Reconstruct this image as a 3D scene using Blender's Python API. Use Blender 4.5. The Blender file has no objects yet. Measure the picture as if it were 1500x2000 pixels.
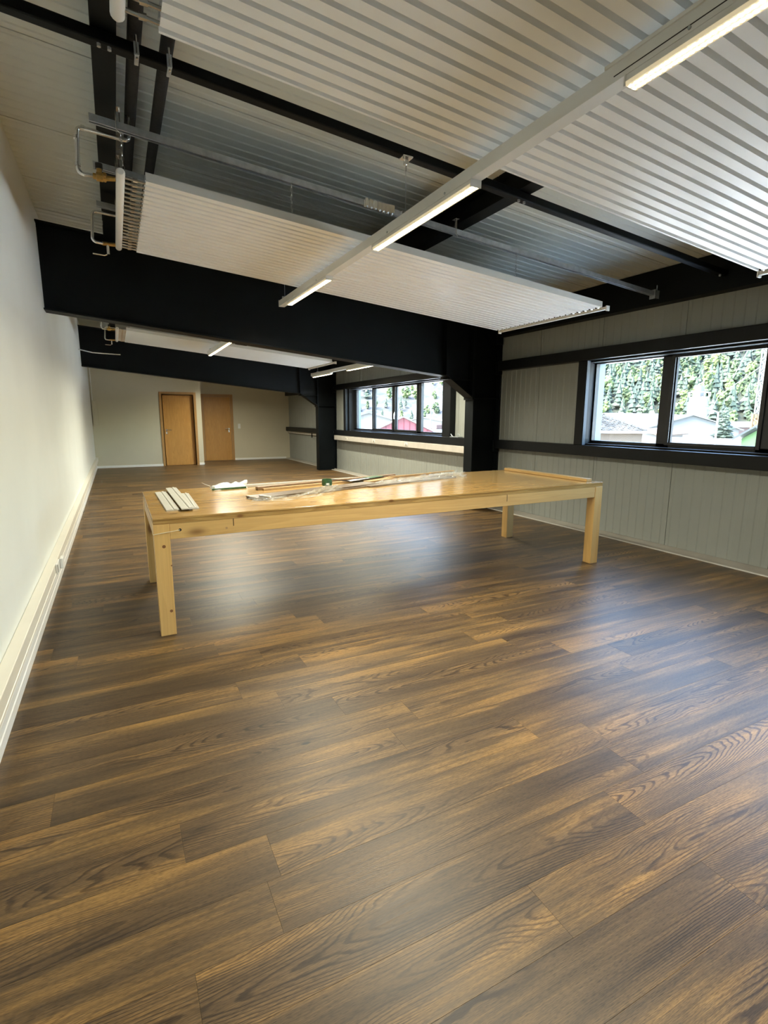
import bpy, bmesh, math, random
import numpy as np
from mathutils import Vector, Matrix, noise as mnoise

random.seed(7)
SC = bpy.context.scene
COL = SC.collection
PI = math.pi

# ------------------------------------------------------------------ camera
CAM_Z = 1.42
F_PX, YAW, PITCH, ROLL = 1020.95, 0.469333, 0.179657, 0.00316949
cy, sy = math.cos(YAW), math.sin(YAW)
Fv = Vector((sy * math.cos(PITCH), cy * math.cos(PITCH), -math.sin(PITCH)))
Rv = Vector((cy, -sy, 0.0))
Uv = Rv.cross(Fv)
R2 = math.cos(ROLL) * Rv + math.sin(ROLL) * Uv
U2 = -math.sin(ROLL) * Rv + math.cos(ROLL) * Uv
cam_d = bpy.data.cameras.new('camera')
cam_d.sensor_fit = 'HORIZONTAL'
cam_d.sensor_width = 36.0
cam_d.lens = 36.0 * F_PX / 1500.0
cam_d.clip_start = 0.02
cam_d.clip_end = 5000
cam = bpy.data.objects.new('camera', cam_d)
COL.objects.link(cam)
M = Matrix(((R2.x, U2.x, -Fv.x, 0), (R2.y, U2.y, -Fv.y, 0), (R2.z, U2.z, -Fv.z, CAM_Z), (0, 0, 0, 1)))
cam.matrix_world = M
SC.camera = cam

# ------------------------------------------------------------------ world, sun, exposure
W = bpy.data.worlds.new('world')
SC.world = W
W.use_nodes = True
wn = W.node_tree.nodes
wl = W.node_tree.links
wn.clear()
sky = wn.new('ShaderNodeTexSky')
sky.sky_type = 'NISHITA'
sky.sun_disc = False
sky.sun_elevation = math.radians(48)
sky.sun_rotation = math.radians(-70)
sky.air_density = 1.0
sky.dust_density = 2.5
sky.ozone_density = 1.0
bgn = wn.new('ShaderNodeBackground')
bgn.inputs['Strength'].default_value = 2.1
wout = wn.new('ShaderNodeOutputWorld')
wl.new(sky.outputs[0], bgn.inputs[0])
wl.new(bgn.outputs[0], wout.inputs[0])

sun_d = bpy.data.lights.new('sun', 'SUN')
sun_d.energy = 9.0
sun_d.angle = math.radians(0.6)
sun_d.color = (1.0, 0.95, 0.86)
sun = bpy.data.objects.new('sun', sun_d)
COL.objects.link(sun)
sun.rotation_euler = Vector((0.78, 0.12, -0.80)).to_track_quat('-Z', 'Y').to_euler()

SC.view_settings.view_transform = 'Standard'
SC.view_settings.look = 'None'
SC.view_settings.exposure = 1.58
SC.view_settings.gamma = 1.0
SC.view_settings.use_curve_mapping = False
LED_STRENGTH = 16.0      # emission of the lamp lenses
LED_WATTS = 22.0         # light given by one 1.2 m lamp module

# ------------------------------------------------------------------ material helpers
def new_mat(name):
    m = bpy.data.materials.new(name)
    m.use_nodes = True
    nt = m.node_tree
    nt.nodes.clear()
    out = nt.nodes.new('ShaderNodeOutputMaterial')
    p = nt.nodes.new('ShaderNodeBsdfPrincipled')
    nt.links.new(p.outputs[0], out.inputs[0])
    return m, nt, p, out

def nd(nt, t, **kw):
    n = nt.nodes.new(t)
    for k, v in kw.items():
        setattr(n, k, v)
    return n

def math_n(nt, op, a, b=None, c=None):
    n = nt.nodes.new('ShaderNodeMath')
    n.operation = op
    for i, v in enumerate((a, b, c)):
        if v is None:
            continue
        if isinstance(v, (int, float)):
            n.inputs[i].default_value = v
        else:
            nt.links.new(v, n.inputs[i])
    return n.outputs[0]

def ramp(nt, fac, stops):
    n = nt.nodes.new('ShaderNodeValToRGB')
    el = n.color_ramp.elements
    while len(el) < len(stops):
        el.new(0.5)
    for e, (p, c) in zip(el, stops):
        e.position = p
        e.color = (*c, 1) if len(c) == 3 else c
    nt.links.new(fac, n.inputs[0])
    return n.outputs[0]

def mixc(nt, fac, a, b, mode='MIX'):
    n = nt.nodes.new('ShaderNodeMix')
    n.data_type = 'RGBA'
    n.blend_type = mode
    for sock, v in ((n.inputs[0], fac), (n.inputs[6], a), (n.inputs[7], b)):
        if isinstance(v, (int, float)):
            sock.default_value = v
        elif isinstance(v, tuple):
            sock.default_value = (*v, 1) if len(v) == 3 else v
        else:
            nt.links.new(v, sock)
    return n.outputs[2]

def mapping(nt, src, scale, loc=(0, 0, 0), rot=(0, 0, 0)):
    n = nt.nodes.new('ShaderNodeMapping')
    n.inputs['Scale'].default_value = scale
    n.inputs['Location'].default_value = loc
    n.inputs['Rotation'].default_value = rot
    nt.links.new(src, n.inputs['Vector'])
    return n.outputs[0]

def noise_n(nt, vec, scale, detail=3, rough=0.5, dim='3D'):
    n = nt.nodes.new('ShaderNodeTexNoise')
    n.noise_dimensions = dim
    n.inputs['Scale'].default_value = scale
    n.inputs['Detail'].default_value = detail
    n.inputs['Roughness'].default_value = rough
    nt.links.new(vec, n.inputs['Vector'])
    return n.outputs[0]

def bump(nt, p, h, strength, dist):
    b = nt.nodes.new('ShaderNodeBump')
    b.inputs['Strength'].default_value = strength
    b.inputs['Distance'].default_value = dist
    nt.links.new(h, b.inputs['Height'])
    nt.links.new(b.outputs[0], p.inputs['Normal'])

def simple(name, col, rough=0.5, metal=0.0, var=0.08, nscale=6.0, bstr=0.0, bscale=80.0, spec=0.5):
    m, nt, p, out = new_mat(name)
    tc = nd(nt, 'ShaderNodeTexCoord').outputs['Object']
    n = noise_n(nt, tc, nscale, 4, 0.55)
    a = tuple(c * (1 - var) for c in col)
    b = tuple(min(1, c * (1 + var)) for c in col)
    c = ramp(nt, n, [(0.3, a), (0.7, b)])
    nt.links.new(c, p.inputs['Base Color'])
    p.inputs['Roughness'].default_value = rough
    p.inputs['Metallic'].default_value = metal
    p.inputs['Specular IOR Level'].default_value = spec
    if bstr > 0:
        bump(nt, p, noise_n(nt, tc, bscale, 3, 0.6), bstr, 0.002)
    return m

MAT = {}
MAT['plaster'] = simple('white_plaster', (0.76, 0.785, 0.745), 0.6, 0, 0.025, 1.5, 0.35, 160)
MAT['plaster_back'] = simple('cream_plaster', (0.56, 0.51, 0.37), 0.7, 0, 0.03, 1.5, 0.2, 120)
MAT['white_pvc'] = simple('white_plastic', (0.78, 0.77, 0.72), 0.35, 0, 0.02)
MAT['duct'] = simple('cream_cable_duct', (0.76, 0.72, 0.62), 0.35, 0, 0.02)
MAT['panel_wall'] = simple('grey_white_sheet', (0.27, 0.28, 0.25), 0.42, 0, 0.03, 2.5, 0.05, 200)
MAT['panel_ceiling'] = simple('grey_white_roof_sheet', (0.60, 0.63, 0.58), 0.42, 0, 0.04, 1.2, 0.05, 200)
MAT['joint'] = simple('dark_joint', (0.05, 0.048, 0.04), 0.8)
MAT['steel'] = simple('black_painted_steel', (0.0022, 0.004, 0.005), 0.55, 0, 0.25, 3.0, 0.08, 60, 0.15)
MAT['girt'] = simple('black_painted_rail', (0.004, 0.005, 0.006), 0.45, 0, 0.2, 3.0, 0.05, 60, 0.25)
MAT['frame'] = simple('anthracite_window_frame', (0.009, 0.010, 0.012), 0.4, 0, 0.1)
MAT['reveal'] = simple('blue_grey_flashing', (0.13, 0.18, 0.21), 0.45, 0, 0.04)
MAT['galv'] = simple('galvanised_steel', (0.40, 0.43, 0.44), 0.42, 0.45, 0.18, 18.0)
MAT['chrome'] = simple('bright_steel_pipe', (0.74, 0.74, 0.72), 0.24, 0.95, 0.1, 10)
MAT['brass'] = simple('brass_fitting', (0.52, 0.33, 0.10), 0.3, 0.9, 0.25, 30)
MAT['radiant'] = simple('white_radiant_sheet', (0.84, 0.86, 0.85), 0.35, 0, 0.015, 3.0)
MAT['radiant_side'] = simple('white_radiant_edge', (0.68, 0.68, 0.64), 0.45, 0, 0.02)
MAT['insul'] = simple('black_pipe_insulation', (0.012, 0.012, 0.012), 0.85, 0, 0.4, 30, 0.6, 90)
MAT['trunk'] = simple('white_lighting_rail', (0.66, 0.66, 0.62), 0.4, 0, 0.02)
MAT['black_pl'] = simple('black_plastic', (0.012, 0.012, 0.012), 0.4)
MAT['green_pl'] = simple('dark_green_print', (0.03, 0.09, 0.03), 0.5, 0, 0.5, 40)
MAT['card'] = simple('brown_card', (0.42, 0.27, 0.12), 0.7, 0, 0.1, 20)
MAT['white_foil'] = simple('white_bag_foil', (0.72, 0.71, 0.66), 0.4, 0, 0.05, 30, 0.6, 60)
MAT['string'] = simple('pale_string', (0.75, 0.66, 0.45), 0.7)
MAT['dark_hole'] = simple('dark_hole', (0.01, 0.008, 0.006), 0.9)
MAT['white_lam'] = simple('off_white_skirting_board', (0.55, 0.53, 0.46), 0.45, 0, 0.02)

def led_mat():
    m, nt, p, out = new_mat('lit_led_lens')
    p.inputs['Base Color'].default_value = (1, 0.95, 0.85, 1)
    p.inputs['Emission Color'].default_value = (1.0, 0.86, 0.58, 1)
    p.inputs['Emission Strength'].default_value = LED_STRENGTH
    return m
MAT['led'] = led_mat()
def led_body():
    m, nt, p, out = new_mat('glowing_lens_plate')
    p.inputs['Base Color'].default_value = (0.85, 0.80, 0.66, 1)
    p.inputs['Roughness'].default_value = 0.3
    p.inputs['Emission Color'].default_value = (1.0, 0.80, 0.45, 1)
    p.inputs['Emission Strength'].default_value = 0.12
    return m
MAT['led_body'] = led_body()

def glass_mat():
    m = bpy.data.materials.new('window_glass')
    m.use_nodes = True
    nt = m.node_tree
    nt.nodes.clear()
    out = nt.nodes.new('ShaderNodeOutputMaterial')
    t = nt.nodes.new('ShaderNodeBsdfTransparent')
    t.inputs[0].default_value = (0.93, 0.97, 0.96, 1)
    g = nt.nodes.new('ShaderNodeBsdfGlossy')
    g.inputs['Roughness'].default_value = 0.02
    lw = nt.nodes.new('ShaderNodeLayerWeight')
    lw.inputs[0].default_value = 0.5
    fr_ = math_n(nt, 'MULTIPLY_ADD', math_n(nt, 'POWER', lw.outputs['Facing'], 5.0), 0.9, 0.03)
    mx = nt.nodes.new('ShaderNodeMixShader')
    nt.links.new(fr_, mx.inputs[0])
    nt.links.new(t.outputs[0], mx.inputs[1])
    nt.links.new(g.outputs[0], mx.inputs[2])
    nt.links.new(mx.outputs[0], out.inputs[0])
    return m
MAT['glass'] = glass_mat()

def film_mat():
    m = bpy.data.materials.new('clear_plastic_film')
    m.use_nodes = True
    nt = m.node_tree
    nt.nodes.clear()
    out = nt.nodes.new('ShaderNodeOutputMaterial')
    t = nt.nodes.new('ShaderNodeBsdfTransparent')
    t.inputs[0].default_value = (0.95, 0.95, 0.93, 1)
    g = nt.nodes.new('ShaderNodeBsdfPrincipled')
    g.inputs['Base Color'].default_value = (0.8, 0.78, 0.7, 1)
    g.inputs['Roughness'].default_value = 0.12
    lw = nt.nodes.new('ShaderNodeLayerWeight')
    lw.inputs[0].default_value = 0.45
    mx = nt.nodes.new('ShaderNodeMixShader')
    k = math_n(nt, 'MULTIPLY_ADD', lw.outputs[1], 0.32, 0.05)
    nt.links.new(k, mx.inputs[0])
    nt.links.new(t.outputs[0], mx.inputs[1])
    nt.links.new(g.outputs[0], mx.inputs[2])
    nt.links.new(mx.outputs[0], out.inputs[0])
    return m
MAT['film'] = film_mat()

def oak_floor():
    m, nt, p, out = new_mat('dark_oak_plank')
    uv = nd(nt, 'ShaderNodeUVMap', uv_map='UVMap').outputs[0]
    sep = nd(nt, 'ShaderNodeSeparateXYZ')
    nt.links.new(uv, sep.inputs[0])
    u, v = sep.outputs[0], sep.outputs[1]
    r1 = nd(nt, 'ShaderNodeAttribute', attribute_name='rnd').outputs['Fac']
    r2 = nd(nt, 'ShaderNodeAttribute', attribute_name='rnd2').outputs['Fac']
    r3 = nd(nt, 'ShaderNodeAttribute', attribute_name='rnd3').outputs['Fac']
    def vec(su, sv, k):
        c = nd(nt, 'ShaderNodeCombineXYZ')
        nt.links.new(math_n(nt, 'MULTIPLY', u, su), c.inputs[0])
        nt.links.new(math_n(nt, 'MULTIPLY', v, sv), c.inputs[1])
        nt.links.new(math_n(nt, 'MULTIPLY', r1, k), c.inputs[2])
        return c.outputs[0]
    warp = math_n(nt, 'SUBTRACT', noise_n(nt, vec(1.3, 7, 91.0), 1.0, 2, 0.5), 0.5)
    warp2 = math_n(nt, 'SUBTRACT', noise_n(nt, vec(9, 30, 47.0), 1.0, 3, 0.6), 0.5)
    v0 = math_n(nt, 'MULTIPLY', math_n(nt, 'SUBTRACT', r2, 0.5), 0.11)
    dv = math_n(nt, 'ADD', math_n(nt, 'SUBTRACT', v, v0), math_n(nt, 'MULTIPLY', warp, 0.05))
    para = math_n(nt, 'MULTIPLY', math_n(nt, 'ABSOLUTE', math_n(nt, 'POWER', math_n(nt, 'ABSOLUTE', dv), 1.75)), 520.0)
    lin = math_n(nt, 'MULTIPLY', u, math_n(nt, 'MULTIPLY', math_n(nt, 'SUBTRACT', r3, 0.5), 30.0))
    ph = math_n(nt, 'ADD', para, lin)
    ph = math_n(nt, 'ADD', ph, math_n(nt, 'MULTIPLY', warp, 14.0))
    ph = math_n(nt, 'ADD', ph, math_n(nt, 'MULTIPLY', warp2, 0.9))
    fr = math_n(nt, 'FRACT', ph)
    ring = ramp(nt, fr, [(0.0, (0, 0, 0)), (0.50, (0.04, 0.04, 0.04)), (0.72, (1, 1, 1)), (0.88, (0.9, 0.9, 0.9)), (0.96, (0, 0, 0))])
    # arches are strong near the middle of the board, straight fine grain outside
    mask = noise_n(nt, vec(1.1, 5, 133.0), 1.0, 1, 0.5)
    mask = ramp(nt, mask, [(0.42, (0, 0, 0)), (0.54, (1, 1, 1))])
    amt = math_n(nt, 'MULTIPLY', mask, math_n(nt, 'MULTIPLY_ADD', r2, 0.3, 0.65))
    fine = noise_n(nt, vec(7, 420, 17.0), 1.0, 3, 0.65)
    fine2 = noise_n(nt, vec(2.0, 60, 29.0), 1.0, 3, 0.6)
    tone = noise_n(nt, vec(1.1, 9, 63.0), 1.0, 3, 0.55)
    tone = math_n(nt, 'ADD', math_n(nt, 'MULTIPLY', tone, 0.85), math_n(nt, 'MULTIPLY_ADD', r3, 0.10, 0.035))
    tone = math_n(nt, 'ADD', tone, math_n(nt, 'MULTIPLY', math_n(nt, 'SUBTRACT', fine2, 0.5), 0.36))
    base = ramp(nt, tone, [(0.30, (0.048, 0.030, 0.016)), (0.50, (0.108, 0.066, 0.029)), (0.72, (0.27, 0.153, 0.048))])
    base = mixc(nt, math_n(nt, 'MULTIPLY', amt, 0.75), base, mixc(nt, 1.0, base, (1.55, 1.5, 1.4), 'MULTIPLY'))
    dark = mixc(nt, 1.0, base, (0.22, 0.20, 0.22), 'MULTIPLY')
    c = mixc(nt, math_n(nt, 'MULTIPLY', ring, amt), base, dark)
    fl = ramp(nt, fine, [(0.30, (0.45, 0.45, 0.46)), (0.60, (1.15, 1.15, 1.13))])
    c = mixc(nt, 0.75, c, fl, 'MULTIPLY')
    pores = noise_n(nt, vec(55, 900, 7.0), 1.0, 1, 0.5)
    c = mixc(nt, 0.8, c, ramp(nt, pores, [(0.36, (0.45, 0.44, 0.45)), (0.52, (1.06, 1.06, 1.06))]), 'MULTIPLY')
    # knots
    vo = nd(nt, 'ShaderNodeTexVoronoi')
    vo.inputs['Scale'].default_value = 1.0
    nt.links.new(vec(1.4, 3.3, 211.0), vo.inputs['Vector'])
    kn = math_n(nt, 'ADD', vo.outputs['Distance'], math_n(nt, 'MULTIPLY', warp2, 0.04))
    kn = ramp(nt, kn, [(0.018, (1, 1, 1)), (0.035, (0, 0, 0))])
    c = mixc(nt, kn, c, (0.012, 0.008, 0.006))
    nt.links.new(c, p.inputs['Base Color'])
    rg = math_n(nt, 'MULTIPLY_ADD', fine, 0.22, 0.31)
    nt.links.new(rg, p.inputs['Roughness'])
    p.inputs['Specular IOR Level'].default_value = 0.40
    hgt = math_n(nt, 'SUBTRACT', fine, math_n(nt, 'MULTIPLY', math_n(nt, 'MULTIPLY', ring, amt), 0.6))
    bump(nt, p, hgt, 0.15, 0.001)
    return m
MAT['oak'] = oak_floor()

def wood(name, light, mid, dark, axis='x', gloss=0.25, knots=True, k_scale=1.0, ring=14.0, streak=0.5):
    m, nt, p, out = new_mat(name)
    tc = nd(nt, 'ShaderNodeTexCoord').outputs['Object']
    al, ac = 0.5, 7.0
    s = {'x': (al, ac, ac), 'y': (ac, al, ac), 'z': (ac, ac, al)}[axis]
    w = noise_n(nt, mapping(nt, tc, s), 1.0, 3, 0.55)
    rings = math_n(nt, 'FRACT', math_n(nt, 'MULTIPLY', w, ring))
    ringc = ramp(nt, rings, [(0.0, (0, 0, 0)), (0.7, (0.75, 0.75, 0.75)), (0.86, (1, 1, 1)), (1.0, (0, 0, 0))])
    s2 = {'x': (3, 170, 170), 'y': (170, 3, 170), 'z': (170, 170, 3)}[axis]
    fine = noise_n(nt, mapping(nt, tc, s2), 1.0, 2, 0.5)
    base = mixc(nt, w, light, mid)
    c = mixc(nt, math_n(nt, 'MULTIPLY', ringc, streak), base, dark)
    c = mixc(nt, 0.25, c, ramp(nt, fine, [(0.3, (0.75, 0.75, 0.75)), (0.7, (1.1, 1.1, 1.1))]), 'MULTIPLY')
    if knots:
        vo = nd(nt, 'ShaderNodeTexVoronoi')
        vo.inputs['Scale'].default_value = 1.0
        ks = {'x': (2.6, 6, 6), 'y': (6, 2.6, 6), 'z': (6, 6, 2.6)}[axis]
        nt.links.new(mapping(nt, tc, tuple(q * k_scale for q in ks), (0.31, 0.73, 0.17)), vo.inputs['Vector'])
        kn = ramp(nt, vo.outputs['Distance'], [(0.05, (1, 1, 1)), (0.11, (0.25, 0.25, 0.25)), (0.16, (0, 0, 0))])
        c = mixc(nt, math_n(nt, 'MULTIPLY', kn, 0.85), c, (0.16, 0.065, 0.02))
    nt.links.new(c, p.inputs['Base Color'])
    p.inputs['Roughness'].default_value = gloss
    bump(nt, p, fine, 0.05, 0.001)
    return m
PL, PM, PD = (0.52, 0.34, 0.13), (0.42, 0.245, 0.075), (0.26, 0.125, 0.032)
MAT['pine_x'] = wood('varnished_pine_along_x', PL, PM, PD, 'x', 0.17, True, 1.5, 12, 0.55)
MAT['pine_rail'] = wood('pine_rail', (0.70, 0.46, 0.18), (0.60, 0.36, 0.115), (0.42, 0.21, 0.055), 'x', 0.35, True, 0.6, 8, 0.3)
MAT['pine_y'] = wood('pine_along_y', PL, PM, PD, 'y', 0.35, True, 0.6, 8, 0.3)
MAT['pine_z'] = wood('pine_along_z', (0.72, 0.47, 0.18), (0.64, 0.38, 0.12), (0.48, 0.25, 0.065), 'z', 0.35, True, 0.75, 7, 0.25)
MAT['oak_door'] = wood('oak_veneer_door', (0.60, 0.32, 0.075), (0.47, 0.225, 0.045), (0.36, 0.16, 0.028), 'z', 0.4, False, 1, 14, 0.5)
MAT['oak_frame'] = wood('oak_door_frame', (0.46, 0.26, 0.09), (0.38, 0.20, 0.06), (0.30, 0.15, 0.04), 'z', 0.4, False, 1, 9, 0.3)
MAT['grey_oak'] = wood('grey_brown_plank_face', (0.17, 0.115, 0.065), (0.12, 0.08, 0.045), (0.07, 0.045, 0.025), 'x', 0.4, False, 1, 12, 0.5)

# ------------------------------------------------------------------ mesh builder
BASE = {}
class MB:
    def __init__(self):
        self.v, self.f = [], []
    def add(self, vs, fs):
        o = len(self.v)
        self.v += [tuple(map(float, q)) for q in vs]
        self.f += [tuple(o + i for i in f) for f in fs]
        return self
    def box(self, x0, x1, y0, y1, z0, z1, sx=0.0):
        """axis box; sx = rise of z per metre of x"""
        vs = []
        for x, y, z in ((x0, y0, z0), (x1, y0, z0), (x1, y1, z0), (x0, y1, z0), (x0, y0, z1), (x1, y0, z1), (x1, y1, z1), (x0, y1, z1)):
            vs.append((x, y, z + sx * x))
        return self.add(vs, [(0, 3, 2, 1), (4, 5, 6, 7), (0, 1, 5, 4), (1, 2, 6, 5), (2, 3, 7, 6), (3, 0, 4, 7)])
    def hexa(self, vs):
        return self.add(vs, [(0, 3, 2, 1), (4, 5, 6, 7), (0, 1, 5, 4), (1, 2, 6, 5), (2, 3, 7, 6), (3, 0, 4, 7)])
    def bar(self, p, q, w, h, up=(0, 0, 1)):
        p, q = Vector(p), Vector(q)
        d = (q - p).normalized()
        s = d.cross(Vector(up)).normalized() * (w / 2)
        u = s.cross(d).normalized() * (h / 2)
        return self.hexa([p - s - u, p + s - u, q + s - u, q - s - u, p - s + u, p + s + u, q + s + u, q - s + u])
    def prism(self, prof, a0, a1, axis='y'):
        n = len(prof)
        def pt(c, a):
            if axis == 'y':
                return (c[0], a, c[1])
            if axis == 'x':
                return (a, c[0], c[1])
            return (c[0], c[1], a)
        vs = [pt(c, a0) for c in prof] + [pt(c, a1) for c in prof]
        fs = [(i, (i + 1) % n, n + (i + 1) % n, n + i) for i in range(n)]
        fs += [tuple(range(n))[::-1], tuple(range(n, 2 * n))]
        return self.add(vs, fs)
    def tube(self, pts, r, seg=10, cap=True, closed=False):
        pts = [Vector(p) for p in pts]
        n = len(pts)
        rings = []
        prev = None
        for i, p in enumerate(pts):
            if closed:
                d = (pts[(i + 1) % n] - pts[i - 1]).normalized()
            else:
                d = (pts[min(i + 1, n - 1)] - pts[max(i - 1, 0)]).normalized()
            if prev is None:
                a = Vector((0, 0, 1)) if abs(d.z) < 0.9 else Vector((1, 0, 0))
                s = d.cross(a).normalized()
            else:
                s = (prev - d * prev.dot(d)).normalized()
            prev = s
            t = d.cross(s)
            rr = r[i] if isinstance(r, (list, tuple)) else r
            rings.append([p + rr * (math.cos(2 * PI * k / seg) * s + math.sin(2 * PI * k / seg) * t) for k in range(seg)])
        vs = [q for g in rings for q in g]
        fs = []
        m = n if closed else n - 1
        for i in range(m):
            j = (i + 1) % n
            for k in range(seg):
                fs.append((i * seg + k, i * seg + (k + 1) % seg, j * seg + (k + 1) % seg, j * seg + k))
        if cap and not closed:
            fs.append(tuple(range(seg))[::-1])
            fs.append(tuple((n - 1) * seg + k for k in range(seg)))
        return self.add(vs, fs)
    def build(self, name, mat, parent=None, smooth=False, label=None, kind=None, bev=0.0, seg=1):
        base = BASE.get(parent.name, Vector((0, 0, 0))) if parent else Vector((0, 0, 0))
        me = bpy.data.meshes.new(name)
        me.from_pydata([tuple(Vector(q) - base) for q in self.v], [], self.f)
        me.validate()
        if smooth:
            me.polygons.foreach_set('use_smooth', [True] * len(me.polygons))
        bm = bmesh.new()
        bm.from_mesh(me)
        bmesh.ops.recalc_face_normals(bm, faces=bm.faces)
        if bev > 0:
            ed = [e for e in bm.edges if len(e.link_faces) == 2 and e.calc_face_angle(0) > 0.6]
            bmesh.ops.bevel(bm, geom=ed, offset=bev, segments=seg, affect='EDGES', profile=0.5)
        bm.to_mesh(me)
        bm.free()
        me.materials.append(MAT[mat] if isinstance(mat, str) else mat)
        if smooth:
            try:
                me.set_sharp_from_angle(angle=math.radians(40))
            except Exception:
                pass
        o = bpy.data.objects.new(name, me)
        COL.objects.link(o)
        if parent:
            o.parent = parent
            BASE[o.name] = base
        if label:
            o['label'] = label
        if kind:
            o['kind'] = kind
        return o

def tag(o, label, cat, group=None):
    o['label'] = label
    o['category'] = cat
    if group:
        o['group'] = group
    return o

def thing(name, loc, label, cat, group=None):
    o = bpy.data.objects.new(name, None)
    o.empty_display_size = 0.05
    COL.objects.link(o)
    o.location = loc
    BASE[o.name] = Vector(loc)
    return tag(o, label, cat, group)

def copy_tree(o, parent=None):
    c = o.copy()
    COL.objects.link(c)
    if parent is not None:
        c.parent = parent
    for ch in list(o.children):
        copy_tree(ch, c)
    return c

def arc(c, a, b, n=5):
    """rounded elbow from a to b around corner c"""
    a, b, c = Vector(a), Vector(b), Vector(c)
    return [(1 - t) ** 2 * a + 2 * t * (1 - t) * c + t * t * b for t in [i / n for i in range(n + 1)]]

def pipe_pts(pts, rad):
    pts = [Vector(p) for p in pts]
    o = [pts[0]]
    for i in range(1, len(pts) - 1):
        d1 = (pts[i - 1] - pts[i]).normalized() * rad
        d2 = (pts[i + 1] - pts[i]).normalized() * rad
        o += arc(pts[i], pts[i] + d1, pts[i] + d2, 5)
    o.append(pts[-1])
    return o

# ------------------------------------------------------------------ dimensions (metres)
S = -0.0913                       # roof falls towards the window wall
XW = -0.56                        # left wall
XP = 5.34                         # face of the wall panels on the right
YB = -5.6                         # rear of the room, behind the camera
Y1, Y2 = 16.45, 17.78             # the two planes of the end wall
def zr(a, x):                     # plane parallel to the roof, height a at the left wall
    return a + S * (x - XW)
CE = 3.483
PU = 3.335
RP = 2.945                        # underside of the radiant panels

# ------------------------------------------------------------------ floor
slab = MB().box(XW - 0.2, XP + 0.1, YB - 0.1, Y2 + 0.1, -0.12, -0.004).build('floor', 'joint')
slab['kind'] = 'structure'
PW, PLN = 0.186, 1.50
fix = {1.403: 0.354, 1.031: 0.073, 0.845: 1.022, 1.961: -0.316, 2.147: 0.884 + 0.0, 1.589: 1.592}
rowsdata = []
k = 0
y = 0.845
while y > YB:
    y -= PW
while y < Y2:
    off = None
    for fy, fx in fix.items():
        if abs(fy - y) < 0.02:
            off = fx
    if off is None:
        off = random.uniform(0, PLN)
    x = off - PLN * math.ceil((off - XW) / PLN)
    while x < XP - 0.1:
        a, b = max(x, XW + 0.002), min(x + PLN, XP - 0.14)
        if b - a > 0.04:
            rowsdata.append((a, b, y, min(y + PW, Y2)))
        x += PLN
    y += PW
def plank_mesh(lst):
    vs, fs, uvs, r = [], [], [], []
    g = 0.0001
    for (a, b, y0, y1) in lst:
        o = len(vs)
        a2, b2, c, d = a + g, b - g, y0 + g, y1 - g
        e = 0.0003
        vs += [(a2, c, -0.004), (b2, c, -0.004), (b2, d, -0.004), (a2, d, -0.004),
               (a2 + e, c + e, 0), (b2 - e, c + e, 0), (b2 - e, d - e, 0), (a2 + e, d - e, 0)]
        vs[o:o+8] = vs[o:o+4] + [(a2, c, -0.0008), (b2, c, -0.0008), (b2, d, -0.0008), (a2, d, -0.0008)]
        vs += [(a2 + e, c + e, 0), (b2 - e, c + e, 0), (b2 - e, d - e, 0), (a2 + e, d - e, 0)]
        ff = []
        for i in range(4):
            j = (i + 1) % 4
            ff += [(i, j, 4 + j, 4 + i), (4 + i, 4 + j, 8 + j, 8 + i)]
        ff.append((8, 9, 10, 11))
        fs += [tuple(o + q for q in f) for f in ff]
        mx, my = (a + b) / 2, (y0 + y1) / 2
        rr = (random.random(), random.random(), random.random())
        fl = random.choice((-1, 1))
        for q in vs[o:o + 12]:
            uvs.append((q[0] - mx + 3.0, fl * (q[1] - my)))
            r.append(rr)
    me = bpy.data.meshes.new('plank')
    me.from_pydata(vs, [], fs)
    uvl = me.uv_layers.new(name='UVMap')
    for l in me.loops:
        uvl.data[l.index].uv = uvs[l.vertex_index]
    for n_, ix in (('rnd', 0), ('rnd2', 1), ('rnd3', 2)):
        at = me.attributes.new(n_, 'FLOAT', 'POINT')
        at.data.foreach_set('value', [q[ix] for q in r])
    me.materials.append(MAT['oak'])
    return me
near = [r for r in rowsdata if 0.4 < r[3] and r[2] < 8.2 and not (r[0] > 2.2 and r[3] < 0.7)]
nearset = set(near)
far = [r for r in rowsdata if r not in nearset]
for r in near[:298]:
    o = bpy.data.objects.new('plank', plank_mesh([r]))
    COL.objects.link(o)
    o.parent = slab
rest = far + near[298:]
o = bpy.data.objects.new('plank_field', plank_mesh(rest))
COL.objects.link(o)
o.parent = slab
o['kind'] = 'stuff'

# ------------------------------------------------------------------ left wall, end walls, rear wall
w = MB().box(XW - 0.2, XW, YB - 0.2, Y2 + 0.2, -0.1, 3.6).build('wall_left', 'plaster', kind='structure')
w = MB().box(XW, 2.29, Y1, Y2, 0, 3.45)
w.build('wall_back', 'plaster_back', kind='structure')
MB().box(2.29, XP + 0.3, Y2, Y2 + 0.2, 0, 3.45).build('wall_back_recess', 'plaster_back', kind='structure')
MB().box(XW, XP + 0.3, YB - 0.2, YB, 0, 3.75).build('wall_front', 'plaster', kind='structure')

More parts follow.
